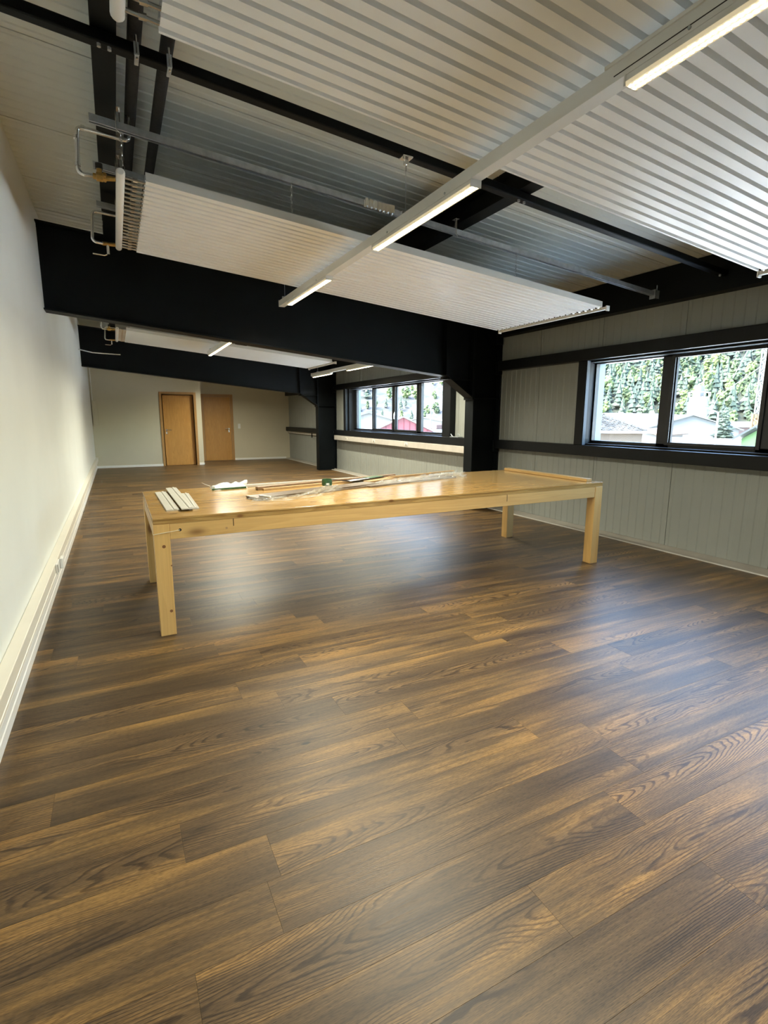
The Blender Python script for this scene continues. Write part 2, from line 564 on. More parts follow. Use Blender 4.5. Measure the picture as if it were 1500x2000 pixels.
# skirtings
def skirt_prof(x, s=1):
    return [(x, 0), (x + s * 0.018, 0), (x + s * 0.018, 0.045), (x + s * 0.012, 0.056), (x + s * 0.012, 0.075), (x + s * 0.008, 0.082), (x, 0.082)]
MB().prism([(XW, 0.0), (XW + 0.023, 0.0), (XW + 0.023, 0.052), (XW + 0.019, 0.058), (XW + 0.019, 0.10), (XW + 0.015, 0.108), (XW, 0.108)], YB, Y1, 'y').build('baseboard_left', 'white_pvc', kind='structure')
bb = MB()
bb.prism([(Y1, 0), (Y1 - 0.016, 0), (Y1 - 0.016, 0.05), (Y1 - 0.01, 0.06), (Y1, 0.06)], XW + 0.02, 1.154, 'x')
bb.prism([(Y1, 0), (Y1 - 0.016, 0), (Y1 - 0.016, 0.05), (Y1 - 0.01, 0.06), (Y1, 0.06)], 2.15, 2.306, 'x')
bb.box(2.29, 2.306, Y1 - 0.016, Y2, 0, 0.06)
bb.prism([(Y2, 0), (Y2 - 0.016, 0), (Y2 - 0.016, 0.05), (Y2 - 0.01, 0.06), (Y2, 0.06)], 3.458, 5.2, 'x')
bb.build('baseboard_back', 'white_pvc', kind='structure')

# cable duct on the left wall
cd = thing('cable_duct', (XW, 5.0, 0.2), 'long cream cable duct fixed low along the white left wall above the skirting', 'cable duct')
DX = XW + 0.062
d = MB()
d.prism([(XW + 0.001, 0.204), (DX - 0.004, 0.204), (DX, 0.208), (DX, 0.222), (DX - 0.003, 0.224), (DX - 0.003, 0.280), (DX, 0.282), (DX, 0.298), (DX - 0.004, 0.302), (XW + 0.004, 0.302), (XW + 0.001, 0.298)], YB + 0.02, Y1 - 0.02, 'y')
d.build('duct_body', 'duct', cd)
so = thing('socket_outlet', (DX, 4.9, 0.25), 'white double socket outlet clipped into the cable duct on the left wall', 'socket')
MB().box(DX - 0.002, DX + 0.010, 4.62, 4.80, 0.212, 0.292).build('socket_plate', 'white_pvc', so, bev=0.003)
MB().box(DX + 0.010, DX + 0.034, 4.80, 4.90, 0.210, 0.294).build('plug_housing', 'white_pvc', so, bev=0.004)
MB().box(DX + 0.010, DX + 0.0115, 4.64, 4.655, 0.222, 0.282).build('slot', 'dark_hole', so)
# tiny screws on the left wall
# ------------------------------------------------------------------ doors in the end wall
def door(n, x0, x1, y, h, handle_side, hide_left=False):
    fr = MB()
    t, proud = 0.085, 0.02
    lx0, lx1 = x0 + t, x1 - t
    rec = 0.10 if handle_side < 0 else 0.012
    fr.box(x0, lx0, y - proud, y + 0.005, 0, h)
    fr.box(lx1, x1, y - proud, y + 0.005, 0, h)
    fr.box(lx0, lx1, y - proud, y + 0.005, h - t, h)
    if rec > 0.05:   # deep lining seen in front of the leaf
        fr.box(lx0 - 0.02, lx0, y - proud, y + 0.12, 0, h - t + 0.02)
        fr.box(lx1, lx1 + 0.02, y - proud, y + 0.12, 0, h - t + 0.02)
        fr.box(lx0, lx1, y - proud, y + 0.12, h - t, h - t + 0.02)
    root = fr.build('door_%d' % n, 'oak_frame', kind='structure')
    ly = y + (rec if rec > 0.05 else -0.012)
    leaf_w = (lx1 - lx0)
    leaf = MB().box(lx0 + 0.003, lx1 - 0.003, ly, ly + 0.04, 0.006, h - t - 0.003).build('door_leaf', 'oak_door', root, bev=0.002)
    hx = lx0 + 0.07 if handle_side < 0 else lx1 - 0.07
    dirx = 1 if handle_side < 0 else -1
    hd = MB()
    hd.tube([(hx, ly, 1.03), (hx, ly - 0.05, 1.03)], 0.010, 8)
    hd.tube(pipe_pts([(hx, ly - 0.045, 1.03), (hx, ly - 0.055, 1.03), (hx + dirx * 0.13, ly - 0.055, 1.03)], 0.008), 0.010, 8)
    hd.tube([(hx, ly, 1.03), (hx, ly - 0.008, 1.03)], 0.026, 12)
    hd.build('door_handle', 'chrome', leaf, True)
    MB().box(hx - 0.022, hx + 0.022, ly - 0.008, ly, 0.91, 0.985).build('lock_plate', 'chrome', leaf, bev=0.004)
    return root
# cut pockets for the doors: the walls are split into boxes around them
for nm in ('wall_back', 'wall_back_recess'):
    ob = bpy.data.objects[nm]
    me = ob.data
    m2 = MB()
    if nm == 'wall_back':
        m2.box(XW, 1.22, Y1, Y2, 0, 3.45).box(2.085, 2.29, Y1, Y2, 0, 3.45).box(1.22, 2.085, Y1, Y2, 2.045, 3.45).box(1.22, 2.085, Y1 + 0.15, Y2, 0, 2.045)
    else:
        m2.box(2.29, XP + 0.3, Y2, Y2 + 0.2, 0, 3.45)
    me.clear_geometry()
    me.from_pydata(m2.v, [], m2.f)
door(1, 1.154, 2.15, Y1, 2.11, -1)
door(2, 2.46, 3.458, Y2, 2.125, 1)
ls = MB().box(3.60, 3.68, Y2 - 0.012, Y2, 1.03, 1.19).build('light_switch', 'white_pvc', bev=0.003)
tag(ls, 'white light switch on the cream wall right of the second oak door', 'switch')
# slim distribution box and cable conduit in the far left corner
eb = thing('wall_box', (-0.48, Y1, 1.2), 'slim cream wall box hung in the far left corner of the end wall', 'electrical box')
MB().box(-0.535, -0.40, Y1 - 0.06, Y1, 1.17, 1.84).build('box_body', 'plaster_back', eb, bev=0.004)
MB().box(-0.528, -0.407, Y1 - 0.066, Y1 - 0.06, 1.19, 1.82).build('box_door', 'plaster_back', eb)
cn = MB().tube([(-0.515, Y1 - 0.02, 1.84), (-0.505, Y1 - 0.02, 3.0)], 0.010, 8).build('conduit', 'white_pvc', smooth=True)
tag(cn, 'thin white cable conduit rising from the wall box in the far left corner', 'conduit')

# ------------------------------------------------------------------ right wall with windows
SEAMS = [-5.65, -4.6, -3.56, -2.53, -1.5, -0.46, 0.56, 1.57, 2.584, 3.635, 4.687, 5.735, 6.71, 7.675, 8.713, 9.772, 10.826, 11.84, 12.88, 13.93, 14.98, 16.03, 17.08, Y2]
WINS = [(-4.9, -0.75), (0.72, 4.87), (8.00, 12.42)]
WZ0, WZ1 = 1.10, 2.10
ZT = 2.93
wr = MB()
XO = 5.60
cuts = [YB]
for a, b in WINS:
    cuts += [a, b]
cuts.append(Y2 + 0.2)
for i in range(0, len(cuts), 2):
    wr.box(XP + 0.022, XO, cuts[i], cuts[i + 1], -0.1, 3.1)
for a, b in WINS:
    wr.box(XP + 0.022, XO, a, b, -0.1, WZ0)
    wr.box(XP + 0.022, XO, a, b, WZ1, 3.1)
wallr = wr.build('wall_right', 'joint', kind='structure')

def ribstrip(mb, y0, y1, z0, z1, base, x=XP, d=0.0045):
    """vertical ribbed sheet facing -X; ribs counted from the panel seam at base"""
    pts = [(y0, 0)]
    n = 10
    step = 1.045 / n
    for i in range(n + 1):
        c = base + step * (i + 0.5)
        for dy, dd in ((-0.020, 0), (-0.017, d), (0.012, d), (0.022, 0)):
            yy = c + dy
            if y0 + 0.003 < yy < y1 - 0.003:
                pts.append((yy, dd))
    pts.append((y1, 0))
    vs, fs = [], []
    for (yy, dd) in pts:
        vs += [(x + dd, yy, z0), (x + dd, yy, z1)]
    for i in range(len(pts) - 1):
        fs.append((2 * i, 2 * i + 1, 2 * i + 3, 2 * i + 2))
    o = len(vs)
    vs += [(x + 0.021, y0, z0), (x + 0.021, y0, z1), (x + 0.021, y1, z0), (x + 0.021, y1, z1)]
    fs += [(0, 1, o + 1, o), (2 * len(pts) - 2, 2 * len(pts) - 1, o + 3, o + 2)]
    mb.add(vs, fs)
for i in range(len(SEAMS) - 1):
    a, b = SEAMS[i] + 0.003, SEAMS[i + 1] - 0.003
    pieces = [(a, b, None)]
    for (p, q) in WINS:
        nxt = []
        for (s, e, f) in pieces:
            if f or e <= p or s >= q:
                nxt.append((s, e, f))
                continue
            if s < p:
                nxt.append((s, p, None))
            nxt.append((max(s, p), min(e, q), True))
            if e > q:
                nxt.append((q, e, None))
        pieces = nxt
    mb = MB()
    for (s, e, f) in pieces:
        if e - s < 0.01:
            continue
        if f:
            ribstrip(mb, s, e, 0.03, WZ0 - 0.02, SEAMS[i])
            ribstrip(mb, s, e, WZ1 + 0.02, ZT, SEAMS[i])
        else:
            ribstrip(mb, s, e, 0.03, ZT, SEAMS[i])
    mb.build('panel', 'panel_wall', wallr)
# base profile
tr = MB()
tr.prism([(5.178, 0), (5.178, 0.008), (5.186, 0.010), (XP + 0.02, 0.030), (XP + 0.02, 0)], YB, Y2, 'y')
MAT['base_dark'] = simple('base_rail_grey', (0.33, 0.30, 0.25), 0.5)
MAT['base_light'] = simple('base_strip_light', (0.62, 0.60, 0.54), 0.4)
tr.build('baseboard_right', 'base_dark', kind='structure')
MB().box(5.168, 5.180, YB, Y2 - 0.01, 0, 0.011).build('trim_1', 'base_light', kind='structure')

# exterior reveals and window frames
def window(n, y0, y1, panes, root_open=None):
    rv = MB()
    t = 0.012
    fx0, fx1 = 5.44, 5.50
    rv.box(fx1, XO + 0.02, y0, y0 + t, WZ0, WZ1).box(fx1, XO + 0.02, y1 - t, y1, WZ0, WZ1)
    rv.box(fx1, XO + 0.02, y0, y1, WZ1 - t, WZ1).box(fx1, XO + 0.05, y0, y1, WZ0, WZ0 + t)
    # inner lining
    ln = MB()
    ln.box(5.30, fx0, y0 - 0.0, y0 + 0.008, WZ0, WZ1).box(5.30, fx0, y1 - 0.008, y1, WZ0, WZ1)
    ln.box(5.30, fx0, y0, y1, WZ1 - 0.008, WZ1).box(5.30, fx0, y0, y1, WZ0 - 0.008, WZ0)
    ln = ln.build('window_%d' % n, simple('dark_matt_lining', (0.008, 0.009, 0.010), 0.75), kind='structure')
    rv.build('outer_reveal', 'reveal', ln, label='pale blue grey outer reveal')
    fr = MB()
    fb = 0.035
    fr.box(fx0, fx1, y0, y1, WZ0, WZ0 + fb).box(fx0, fx1, y0, y1, WZ1 - fb * 0.6, WZ1)
    edges = [y0] + [q for p in panes for q in p] + [y1]
    for i in range(0, len(edges), 2):
        fr.box(fx0, fx1, edges[i], edges[i + 1], WZ0, WZ1)
    fr.build('window_frame', 'frame', ln)
    for k, (a, b) in enumerate(panes):
        sash = k in (1, 2)
        g0, g1 = (a, b)
        za, zb = WZ0 + fb, WZ1 - fb * 0.6
        holder = ln
        if sash:
            sf = MB()
            w_ = 0.04
            sf.box(fx0 - 0.015, fx0 + 0.03, a - w_, a, za - 0.015, zb + 0.01).box(fx0 - 0.015, fx0 + 0.03, b, b + w_, za - 0.015, zb + 0.01)
            sf.box(fx0 - 0.015, fx0 + 0.03, a, b, za - 0.015, za + 0.02).box(fx0 - 0.015, fx0 + 0.03, a, b, zb - 0.02, zb + 0.01)
            holder = sf.build('sash', 'frame', ln, bev=0.003)
            if k == 1:
                hh = MB()
                hh.box(fx0 - 0.022, fx0 - 0.015, b + 0.006, b + 0.034, 1.45, 1.53)
                hh.bar((fx0 - 0.03, b + 0.02, 1.50), (fx0 - 0.03, b + 0.02, 1.38), 0.016, 0.014, (1, 0, 0))
                hh.tube([(fx0 - 0.03, b + 0.02, 1.49), (fx0 - 0.018, b + 0.02, 1.49)], 0.008, 8)
                hh.build('window_handle', 'chrome', holder)
            za, zb = za + 0.02, zb - 0.02
        MB().box(fx0 + 0.028, fx0 + 0.034, g0 - 0.004, g1 + 0.004, za - 0.004, zb + 0.004).build('pane', 'glass', holder)
    return ln
window(1, 0.72, 4.87, [(0.80, 1.66), (1.80, 2.67), (2.88, 3.78), (3.93, 4.84)])
window(2, 8.00, 12.42, [(8.22, 9.11), (9.27, 10.19), (10.33, 11.25), (11.36, 12.26)])
window(3, -4.9, -0.75, [(-4.82, -3.95), (-3.81, -2.93), (-2.73, -1.83), (-1.68, -0.83)])  # unseen window behind the camera, added to let daylight in

# horizontal and vertical black wall rails: hollow sections standing off the wall
XG = 5.215
GB = [(YB, -0.30, 'b0'), (0.0, 6.50, 'b1'), (6.80, 13.28, 'b2'), (13.62, Y2 - 0.01, 'b3')]
lowl = {'b0': 'black horizontal rail below the added window behind the camera', 'b1': 'black horizontal rail running below the near double window on the right',
        'b2': 'black horizontal rail below the far four pane window', 'b3': 'short black rail on the panel wall beyond the far column'}
upl = {'b0': 'black horizontal rail above the added window behind the camera', 'b1': 'black horizontal rail running above the near double window on the right',
       'b2': 'black horizontal rail above the far four pane window', 'b3': 'black rail high on the panel wall beyond the far column'}
for (a, b, k) in GB:
    mb = MB()
    mb.prism([(XG, 0.948), (XP + 0.0, 0.948), (XP + 0.0, 1.08), (XG, 1.08)], a, b, 'y')
    tag(mb.build('wall_rail', 'girt', bev=0.006, seg=2), lowl[k], 'rail')
    mb = MB()
    mb.prism([(XG, 2.113), (XP, 2.113), (XP, 2.25), (XG, 2.25)], a, b, 'y')
    tag(mb.build('wall_rail', 'girt', bev=0.006, seg=2), upl[k], 'rail')
studs = [(4.80, 4.93, 'near window, left of its panes'), (0.60, 0.71, 'near window, right of its panes'),
         (12.47, 12.60, 'far window, left of its panes'), (7.76, 8.01, 'far window, right of its panes'), (-5.0, -4.9, 'added rear window, right'), (-0.76, -0.66, 'added rear window, left')]
for a, b, t in studs:
    mb = MB()
    mb.box(XG + 0.004, XP + 0.0, a, b, 1.081, 2.112)
    tag(mb.build('window_post', 'girt', bev=0.005), 'black vertical post beside the %s' % t, 'post')

# window reflection on the post side, painted as a thin lighter strip
mb = MB().box(XG + 0.012, 5.275, 4.80 - 0.006, 4.80 - 0.001, 1.083, 2.11)
fs_ = mb.build('jamb_sheen', simple('painted_jamb_sheen', (0.045, 0.055, 0.065), 0.6))
tag(fs_, 'slim painted window reflection on the left post of the near window', 'painted reflection')

# wall duct below the far window
wd = thing('wall_duct', (5.2, 10.0, 0.88), 'long pinkish white duct under the black rail of the far window', 'cable duct')
MAT['duct2'] = simple('pinkish_white_duct', (0.48, 0.44, 0.38), 0.4)
MB().box(5.19, XP, 6.9, 13.20, 0.822, 0.938).build('duct_body', 'duct2', wd, bev=0.004)
for yy in (12.35, 10.75, 9.25):
    MB().box(5.182, 5.19, yy - 0.06, yy + 0.06, 0.85, 0.91).build('socket_plate', 'duct', wd, bev=0.002)
    MB().box(5.176, 5.183, yy - 0.03, yy + 0.03, 0.862, 0.898).build('socket_insert', 'base_dark', wd)
wd2 = thing('wall_duct', (5.3, 15.0, 0.9), 'thin pale duct under the short black rail beyond the far column', 'cable duct')
MB().box(5.28, XP, 13.62, Y2 - 0.02, 0.875, 0.94).build('duct_body', 'duct2', wd2)
MB().box(5.26, 5.28, 15.2, 15.25, 0.80, 0.93).build('bracket', 'steel', wd2)
# oddments left on the rail of the far window
ob = MB()
ob.tube([(5.26, 7.72, 1.085), (5.25, 7.76, 1.13), (5.27, 7.80, 1.10)], 0.008, 6)
ob.tube([(5.27, 7.58, 1.085), (5.26, 7.56, 1.14), (5.28, 7.53, 1.12)], 0.008, 6)
ob.box(5.23, 5.31, 7.50, 7.85, 1.081, 1.09)
tag(ob.build('clamp_hooks', 'galv'), 'small grey clamp with two hooks lying on the rail right of the far window', 'clamp')

# ------------------------------------------------------------------ ceiling
cl = MB()
cl.prism([(XW - 0.2, zr(CE, XW - 0.2) + 0.03), (XO + 0.3, zr(CE, XO + 0.3) + 0.03), (XO + 0.3, zr(CE, XO + 0.3) + 0.2), (XW - 0.2, zr(CE, XW - 0.2) + 0.2)], YB - 0.3, Y2 + 0.3, 'y')
ceil = cl.build('ceiling', 'joint', kind='structure')
yy = 3.79 - 1.052 * 9
ci = 0
while yy < Y2:
    a, b = max(yy, YB) + 0.005, min(yy + 1.052, Y2) - 0.005
    if b > a + 0.02:
        pts = [(a, 0)]
        for i in range(10):
            c = yy + 1.052 / 10 * (i + 0.5)
            for dy, dd in ((-0.013, 0), (-0.006, 0.006), (0.006, 0.006), (0.013, 0)):
                if a + 0.004 < c + dy < b - 0.004:
                    pts.append((c + dy, -dd))
        pts.append((b, 0))
        vs, fs = [], []
        for (py, pz) in pts:
            for x in (XW, XO + 0.02):
                vs.append((x, py, zr(CE, x) + pz))
        for i in range(len(pts) - 1):
            fs.append((2 * i, 2 * i + 1, 2 * i + 3, 2 * i + 2))
        o = len(vs)
        for py in (a, b):
            for x in (XW, XO + 0.02):
                vs.append((x, py, zr(CE, x) + 0.028))
        L = 2 * len(pts)
        fs += [(0, 1, o + 1, o), (L - 2, L - 1, o + 3, o + 2)]
        MB().add(vs, fs).build('panel', 'panel_ceiling', ceil)
    yy += 1.052

# ------------------------------------------------------------------ steel frames
def frame(y0, which):
    yc, fw = y0 + 0.105, 0.105
    zb = lambda x: 2.486 - 0.0975 * (x - XW)
    zt = lambda x: zr(PU, x)
    be = thing('steel_beam', (XW, yc, zb(XW)), which[0], 'beam')
    xe = 4.816
    # web, top flange, bottom flange
    MB().add([(XW, yc - 0.006, zb(XW)), (xe, yc - 0.006, zb(xe)), (xe, yc - 0.006, zt(xe)), (XW, yc - 0.006, zt(XW)),
              (XW, yc + 0.006, zb(XW)), (xe, yc + 0.006, zb(xe)), (xe, yc + 0.006, zt(xe)), (XW, yc + 0.006, zt(XW))],
             [(0, 1, 2, 3), (7, 6, 5, 4), (0, 4, 5, 1), (3, 2, 6, 7)]).build('web', 'steel', be)
    MB().prism([(XW, zt(XW) - 0.018), (xe, zt(xe) - 0.018), (xe, zt(xe)), (XW, zt(XW))], yc - fw, yc + fw, 'y').build('top_flange', 'steel', be, bev=0.003)
    xh = 4.34
    MB().prism([(XW, zb(XW)), (xh, zb(xh)), (xh, zb(xh) + 0.018), (XW, zb(XW) + 0.018)], yc - fw, yc + fw, 'y').build('bottom_flange', 'steel', be, bev=0.003)
    hz = 1.70
    MB().prism([(xh, zb(xh)), (xe, hz), (xe, hz + 0.024), (xh, zb(xh) + 0.02)], yc - fw, yc + fw, 'y').build('haunch_flange', 'steel', be, bev=0.003)
    MB().prism([(xh, zb(xh)), (xe, hz), (xe, zb(xe) + 0.05), (xh, zb(xh) + 0.05)], yc - 0.005, yc + 0.005, 'y').build('haunch_web', 'steel', be)
    MB().box(xh - 0.008, xh + 0.008, yc - fw + 0.01, yc + fw - 0.01, zb(xh) + 0.018, zt(xh) - 0.018).build('stiffener', 'steel', be)
    MB().box(xh, xe, yc - fw + 0.01, yc + fw - 0.01, zb(xh) - 0.045, zb(xh) - 0.033).build('stiffener', 'steel', be)
    ep = MB().box(xe - 0.022, xe - 0.002, yc - fw - 0.01, yc + fw + 0.01, hz - 0.02, zt(xe)).build('end_plate', 'steel', be, bev=0.002)
    for i in range(6):
        zz = 1.80 + i * 0.185
        for s in (-1, 1):
            MB().tube([(xe - 0.022, yc + s * 0.06, zz), (xe - 0.036, yc + s * 0.06, zz)], 0.015, 6).build('bolt', 'steel', ep)
    co = thing('steel_column', (5.07, yc, 0), which[1], 'column')
    zc = zr(PU, 5.07)
    MB().box(xe, xe + 0.018, yc - fw, yc + fw, 0.0, zr(PU, xe)).build('inner_flange', 'steel', co, bev=0.003)
    MB().box(5.312, 5.33, yc - fw, yc + fw, 0.0, zr(PU, 5.33) - 0.01).build('outer_flange', 'steel', co, bev=0.003)
    MB().box(xe + 0.018, 5.312, yc - 0.006, yc + 0.006, 0.0, zc).build('web', 'steel', co)
    MB().box(xe + 0.018, 5.312, yc - fw + 0.01, yc + fw - 0.01, 1.70, 1.714).build('stiffener', 'steel', co)
    MB().box(xe + 0.018, 5.312, yc - fw + 0.01, yc + fw - 0.01, 0.0, 0.02).build('base_plate', 'steel', co)
    for (za) in (0.90, 2.06, 2.50):
        MB().box(5.20, 5.31, yc - fw - 0.035, yc - fw, za, za + 0.17).build('bracket', 'steel', co, bev=0.003)
        MB().tube([(5.24, yc - fw - 0.035, za + 0.12), (5.24, yc - fw - 0.05, za + 0.12)], 0.012, 6).build('bolt', 'galv', co)
frame(6.545, ('deep black steel roof beam crossing the middle of the room above the far end of the table', 'black steel column carrying the middle beam between the two windows'))
frame(13.36, ('black steel roof beam further back in front of the two oak doors', 'black steel column at the far end of the four pane window'))
frame(-0.27, ('black steel roof beam overhead behind the camera', 'black steel column on the window wall behind the camera'))

# roof purlins along the room
for x0, x1, lab in ((0.04, 0.15, 'black roof purlin near the left wall beside two insulated pipes'),
                    (2.68, 2.79, 'black roof purlin running over the middle of the radiant panels')):
    for (a, b, t) in ((-0.17, 6.56, ''), (6.74, 13.38, ' beyond the middle beam')):
        p = thing('roof_purlin', ((x0 + x1) / 2, a, zr(PU, x0)), lab + t, 'purlin')
        zt_ = CE - 0.002
        z0, z1 = PU - 0.03, CE - 0.004
        xm = (x0 + x1) / 2
        sxf = lambda zz, x: zr(zz, x)
        MB().prism([(x0, sxf(z0, x0)), (x1, sxf(z0, x1)), (x1, sxf(z0, x1) + 0.010), (x0, sxf(z0, x0) + 0.010)], a, b, 'y').build('lower_flange', 'steel', p)
        MB().prism([(x0, sxf(z1, x0) - 0.010), (x1, sxf(z1, x1) - 0.010), (x1, sxf(z1, x1)), (x0, sxf(z1, x0))], a, b, 'y').build('upper_flange', 'steel', p)
        MB().box(xm - 0.004, xm + 0.004, a, b, sxf(z0, xm) + 0.010, sxf(z1, xm) - 0.010).build('web', 'steel', p)
for (a, b, t) in ((YB, -0.2, ' behind the camera'), (-0.14, 6.53, ' above the near window'), (6.78, 13.35, ' above the far window'), (13.57, Y2, ' beyond the far column')):
    p = MB()
    p.prism([(5.19, 2.605), (XP - 0.002, 2.605), (XP - 0.002, 2.615), (5.205, 2.615), (5.205, zr(CE, 5.205) - 0.01), (5.19, zr(CE, 5.19) - 0.006)], a, b, 'y')
    tag(p.build('eaves_beam', 'steel', bev=0.002), 'deep black eaves beam along the top of the panel wall' + t, 'beam')

# black square tube across the room under the purlins
BRY0, BRY1 = 3.175, 3.240
br = thing('ceiling_tube', (2.3, 3.2, 3.2), 'long black tube crossing under the ceiling between the two radiant panels', 'tube')
pz0, pz1 = PU - 0.090, PU - 0.034
def sloped_bar(x0, x1, y0, y1, za, zb):
    return MB().hexa([(x0, y0, zr(za, x0)), (x1, y0, zr(za, x1)), (x1, y1, zr(za, x1)), (x0, y1, zr(za, x0)),
                      (x0, y0, zr(zb, x0)), (x1, y0, zr(zb, x1)), (x1, y1, zr(zb, x1)), (x0, y1, zr(zb, x0))])
sloped_bar(XW + 0.003, 5.185, BRY0, BRY1, pz0, pz1).build('tube_body', 'steel', br, bev=0.010, seg=3)
for xx in (0.07, 0.115, 2.69, 2.74, 5.10):
    zz = zr(pz0, xx)
    MB().tube([(xx, BRY0 + 0.02, zz + 0.002), (xx, BRY0 + 0.02, zz - 0.014)], 0.010, 6).build('bolt', 'galv', br)
# black crank bracket at upper left
bk = MB()
bk.tube([(-0.16, 2.98, 3.25), (-0.02, 2.95, 3.235), (0.0, 2.90, 3.22), (0.045, 2.90, 3.29)], 0.014, 8)
bk.box(0.0, 0.04, 2.88, 2.93, 3.20, 3.29)
tag(bk.build('crank_bracket', 'steel', smooth=True), 'small black bent bracket under the ceiling near the left wall', 'bracket')

# insulated pipes
for x, lab in ((0.235, 'black insulated pipe beside the left purlin, the nearer to it of two'), (0.385, 'black insulated pipe under the ceiling, the right one of the pair')):
    z = zr(PU, x) + 0.035
    t = MB().tube([(x, -0.5 + 0.37, z), (x, 1.5, z), (x, 4.0, z), (x, 6.43, z)], 0.034, 12)
    tag(t.build('insulated_pipe', 'insul', smooth=True), lab, 'pipe')
    c = thing('pipe_clamp', (x, 3.2, z), 'grey pipe clamp hanging off the black tube under the %s insulated pipe' % ('left' if x < 0.3 else 'right'), 'clamp')
    zz = zr(pz0, x)
    MB().box(x - 0.012, x + 0.012, BRY0 - 0.01, BRY0 - 0.001, zz - 0.004, zz + 0.055).build('clamp_jaw', 'galv', c, bev=0.002)
    MB().box(x - 0.010, x + 0.010, BRY0 - 0.02, BRY1 + 0.006, zz - 0.010, zz - 0.001).build('clamp_foot', 'galv', c, bev=0.002)
    MB().tube([(x, BRY0 - 0.006, zz - 0.02), (x, BRY0 - 0.006, zz + 0.085)], 0.005, 8).build('threaded_rod', 'chrome', c)

# ------------------------------------------------------------------ galvanised strut channels
def channel(x0, x1, y, lab, a=3.20):
    c = thing('strut_channel', ((x0 + x1) / 2, y, zr(a, (x0 + x1) / 2)), lab, 'strut channel')
    h, w_, t, lip = 0.041, 0.041, 0.003, 0.008
    for (ya, yb, za, zb) in ((0, t, 0, h), (w_ - t, w_, 0, h), (0, w_, h - t, h), (t, t + lip, 0, t), (w_ - t - lip, w_ - t, 0, t)):
        pass
    mb = MB()
    prof = [(0, 0), (t + lip, 0), (t + lip, t), (t, t), (t, h - t), (w_ - t, h - t), (w_ - t, t), (w_ - t - lip, t), (w_ - t - lip, 0), (w_, 0), (w_, h), (0, h)]
    n = len(prof)
    vs = []
    for x in (x0, x1):
        for (py, pz) in prof:
            vs.append((x, y + py, zr(a, x) + pz))
    fs = [(i, (i + 1) % n, n + (i + 1) % n, n + i) for i in range(n)]
    fs += [tuple(range(n)), tuple(range(n, 2 * n))]
    mb.add(vs, fs)
    mb.build('channel_body', 'galv', c)
    return c
def hook(x, y, a, parent):
    z = zr(a, x)
    m = MB()
    m.tube([(x - 0.012, y - 0.006, z + 0.12), (x - 0.012, y - 0.006, z - 0.006), (x, y - 0.004, z - 0.014), (x + 0.012, y + 0.048, z - 0.006), (x + 0.012, y + 0.048, z + 0.12)], 0.0028, 6)
    m.box(x - 0.018, x + 0.018, y - 0.010, y + 0.050, z + 0.117, z + 0.120)
    m.build('rod_hanger', 'chrome', parent)
ch1 = channel(0.0, 5.13, 3.885, 'long galvanised channel crossing the bay above the near edge of the middle radiant panel')
for x in (0.155, 2.64):
    hook(x, 3.885, 3.20, ch1)
m = MB()
ex = 5.13
zz = zr(3.20, ex)
m.box(ex, ex + 0.006, 3.87, 3.94, zz - 0.03, zz + 0.06).box(ex, ex + 0.06, 3.87, 3.876, zz - 0.03, zz + 0.05)
m.tube([(ex + 0.02, 3.875, zz + 0.04), (ex + 0.02, 3.875, zz + 0.10)], 0.005, 6)
m.build('end_bracket', 'galv', ch1)
# perforated splice plate
sp_ = MB()
for i in range(7):
    x = 1.80 + i * 0.035
    z = zr(3.20, x)
    sp_.box(x, x + 0.022, 3.872, 3.886, z - 0.016, z + 0.052)
    sp_.tube([(x + 0.011, 3.872, z - 0.008), (x + 0.011, 3.860, z - 0.012)], 0.007, 6)
z = zr(3.20, 1.92)
sp_.box(1.79, 2.05, 3.876, 3.884, z - 0.002, z + 0.05)
sp_.build('splice_plate', 'chrome', ch1)
ch2 = channel(0.0, 4.5, 4.55, 'galvanised channel over the middle of the radiant panel above the table')
ch3 = channel(0.0, 4.5, 5.32, 'galvanised channel over the far part of the radiant panel above the table')
for c_, yv in ((ch2, 4.55), (ch3, 5.32)):
    hook(0.155, yv, 3.20, c_)
ch4 = channel(0.0, 5.13, 0.95, 'grey galvanised channel above the large panel overhead')
ch5 = channel(0.0, 5.13, 2.25, 'grey galvanised channel above the far edge of the large panel overhead')

# chains
def chain(x, y, z0, z1, lab):
    m = MB()
    L = 0.034
    n = max(2, int(round((z1 - z0) / (L - 0.008))))
    st = (z1 - z0) / n
    for i in range(n):
        zc = z0 + st * (i + 0.5)
        pts = []
        for k in range(10):
            a = 2 * PI * k / 10
            dx, dz = 0.0075 * math.cos(a), (st * 0.62) * math.sin(a)
            pts.append((x + dx, y, zc + dz) if i % 2 == 0 else (x, y + dx, zc + dz))
        m.tube(pts, 0.0014, 5, closed=True)
    return tag(m.build('hanging_chain', 'chrome'), lab, 'chain')

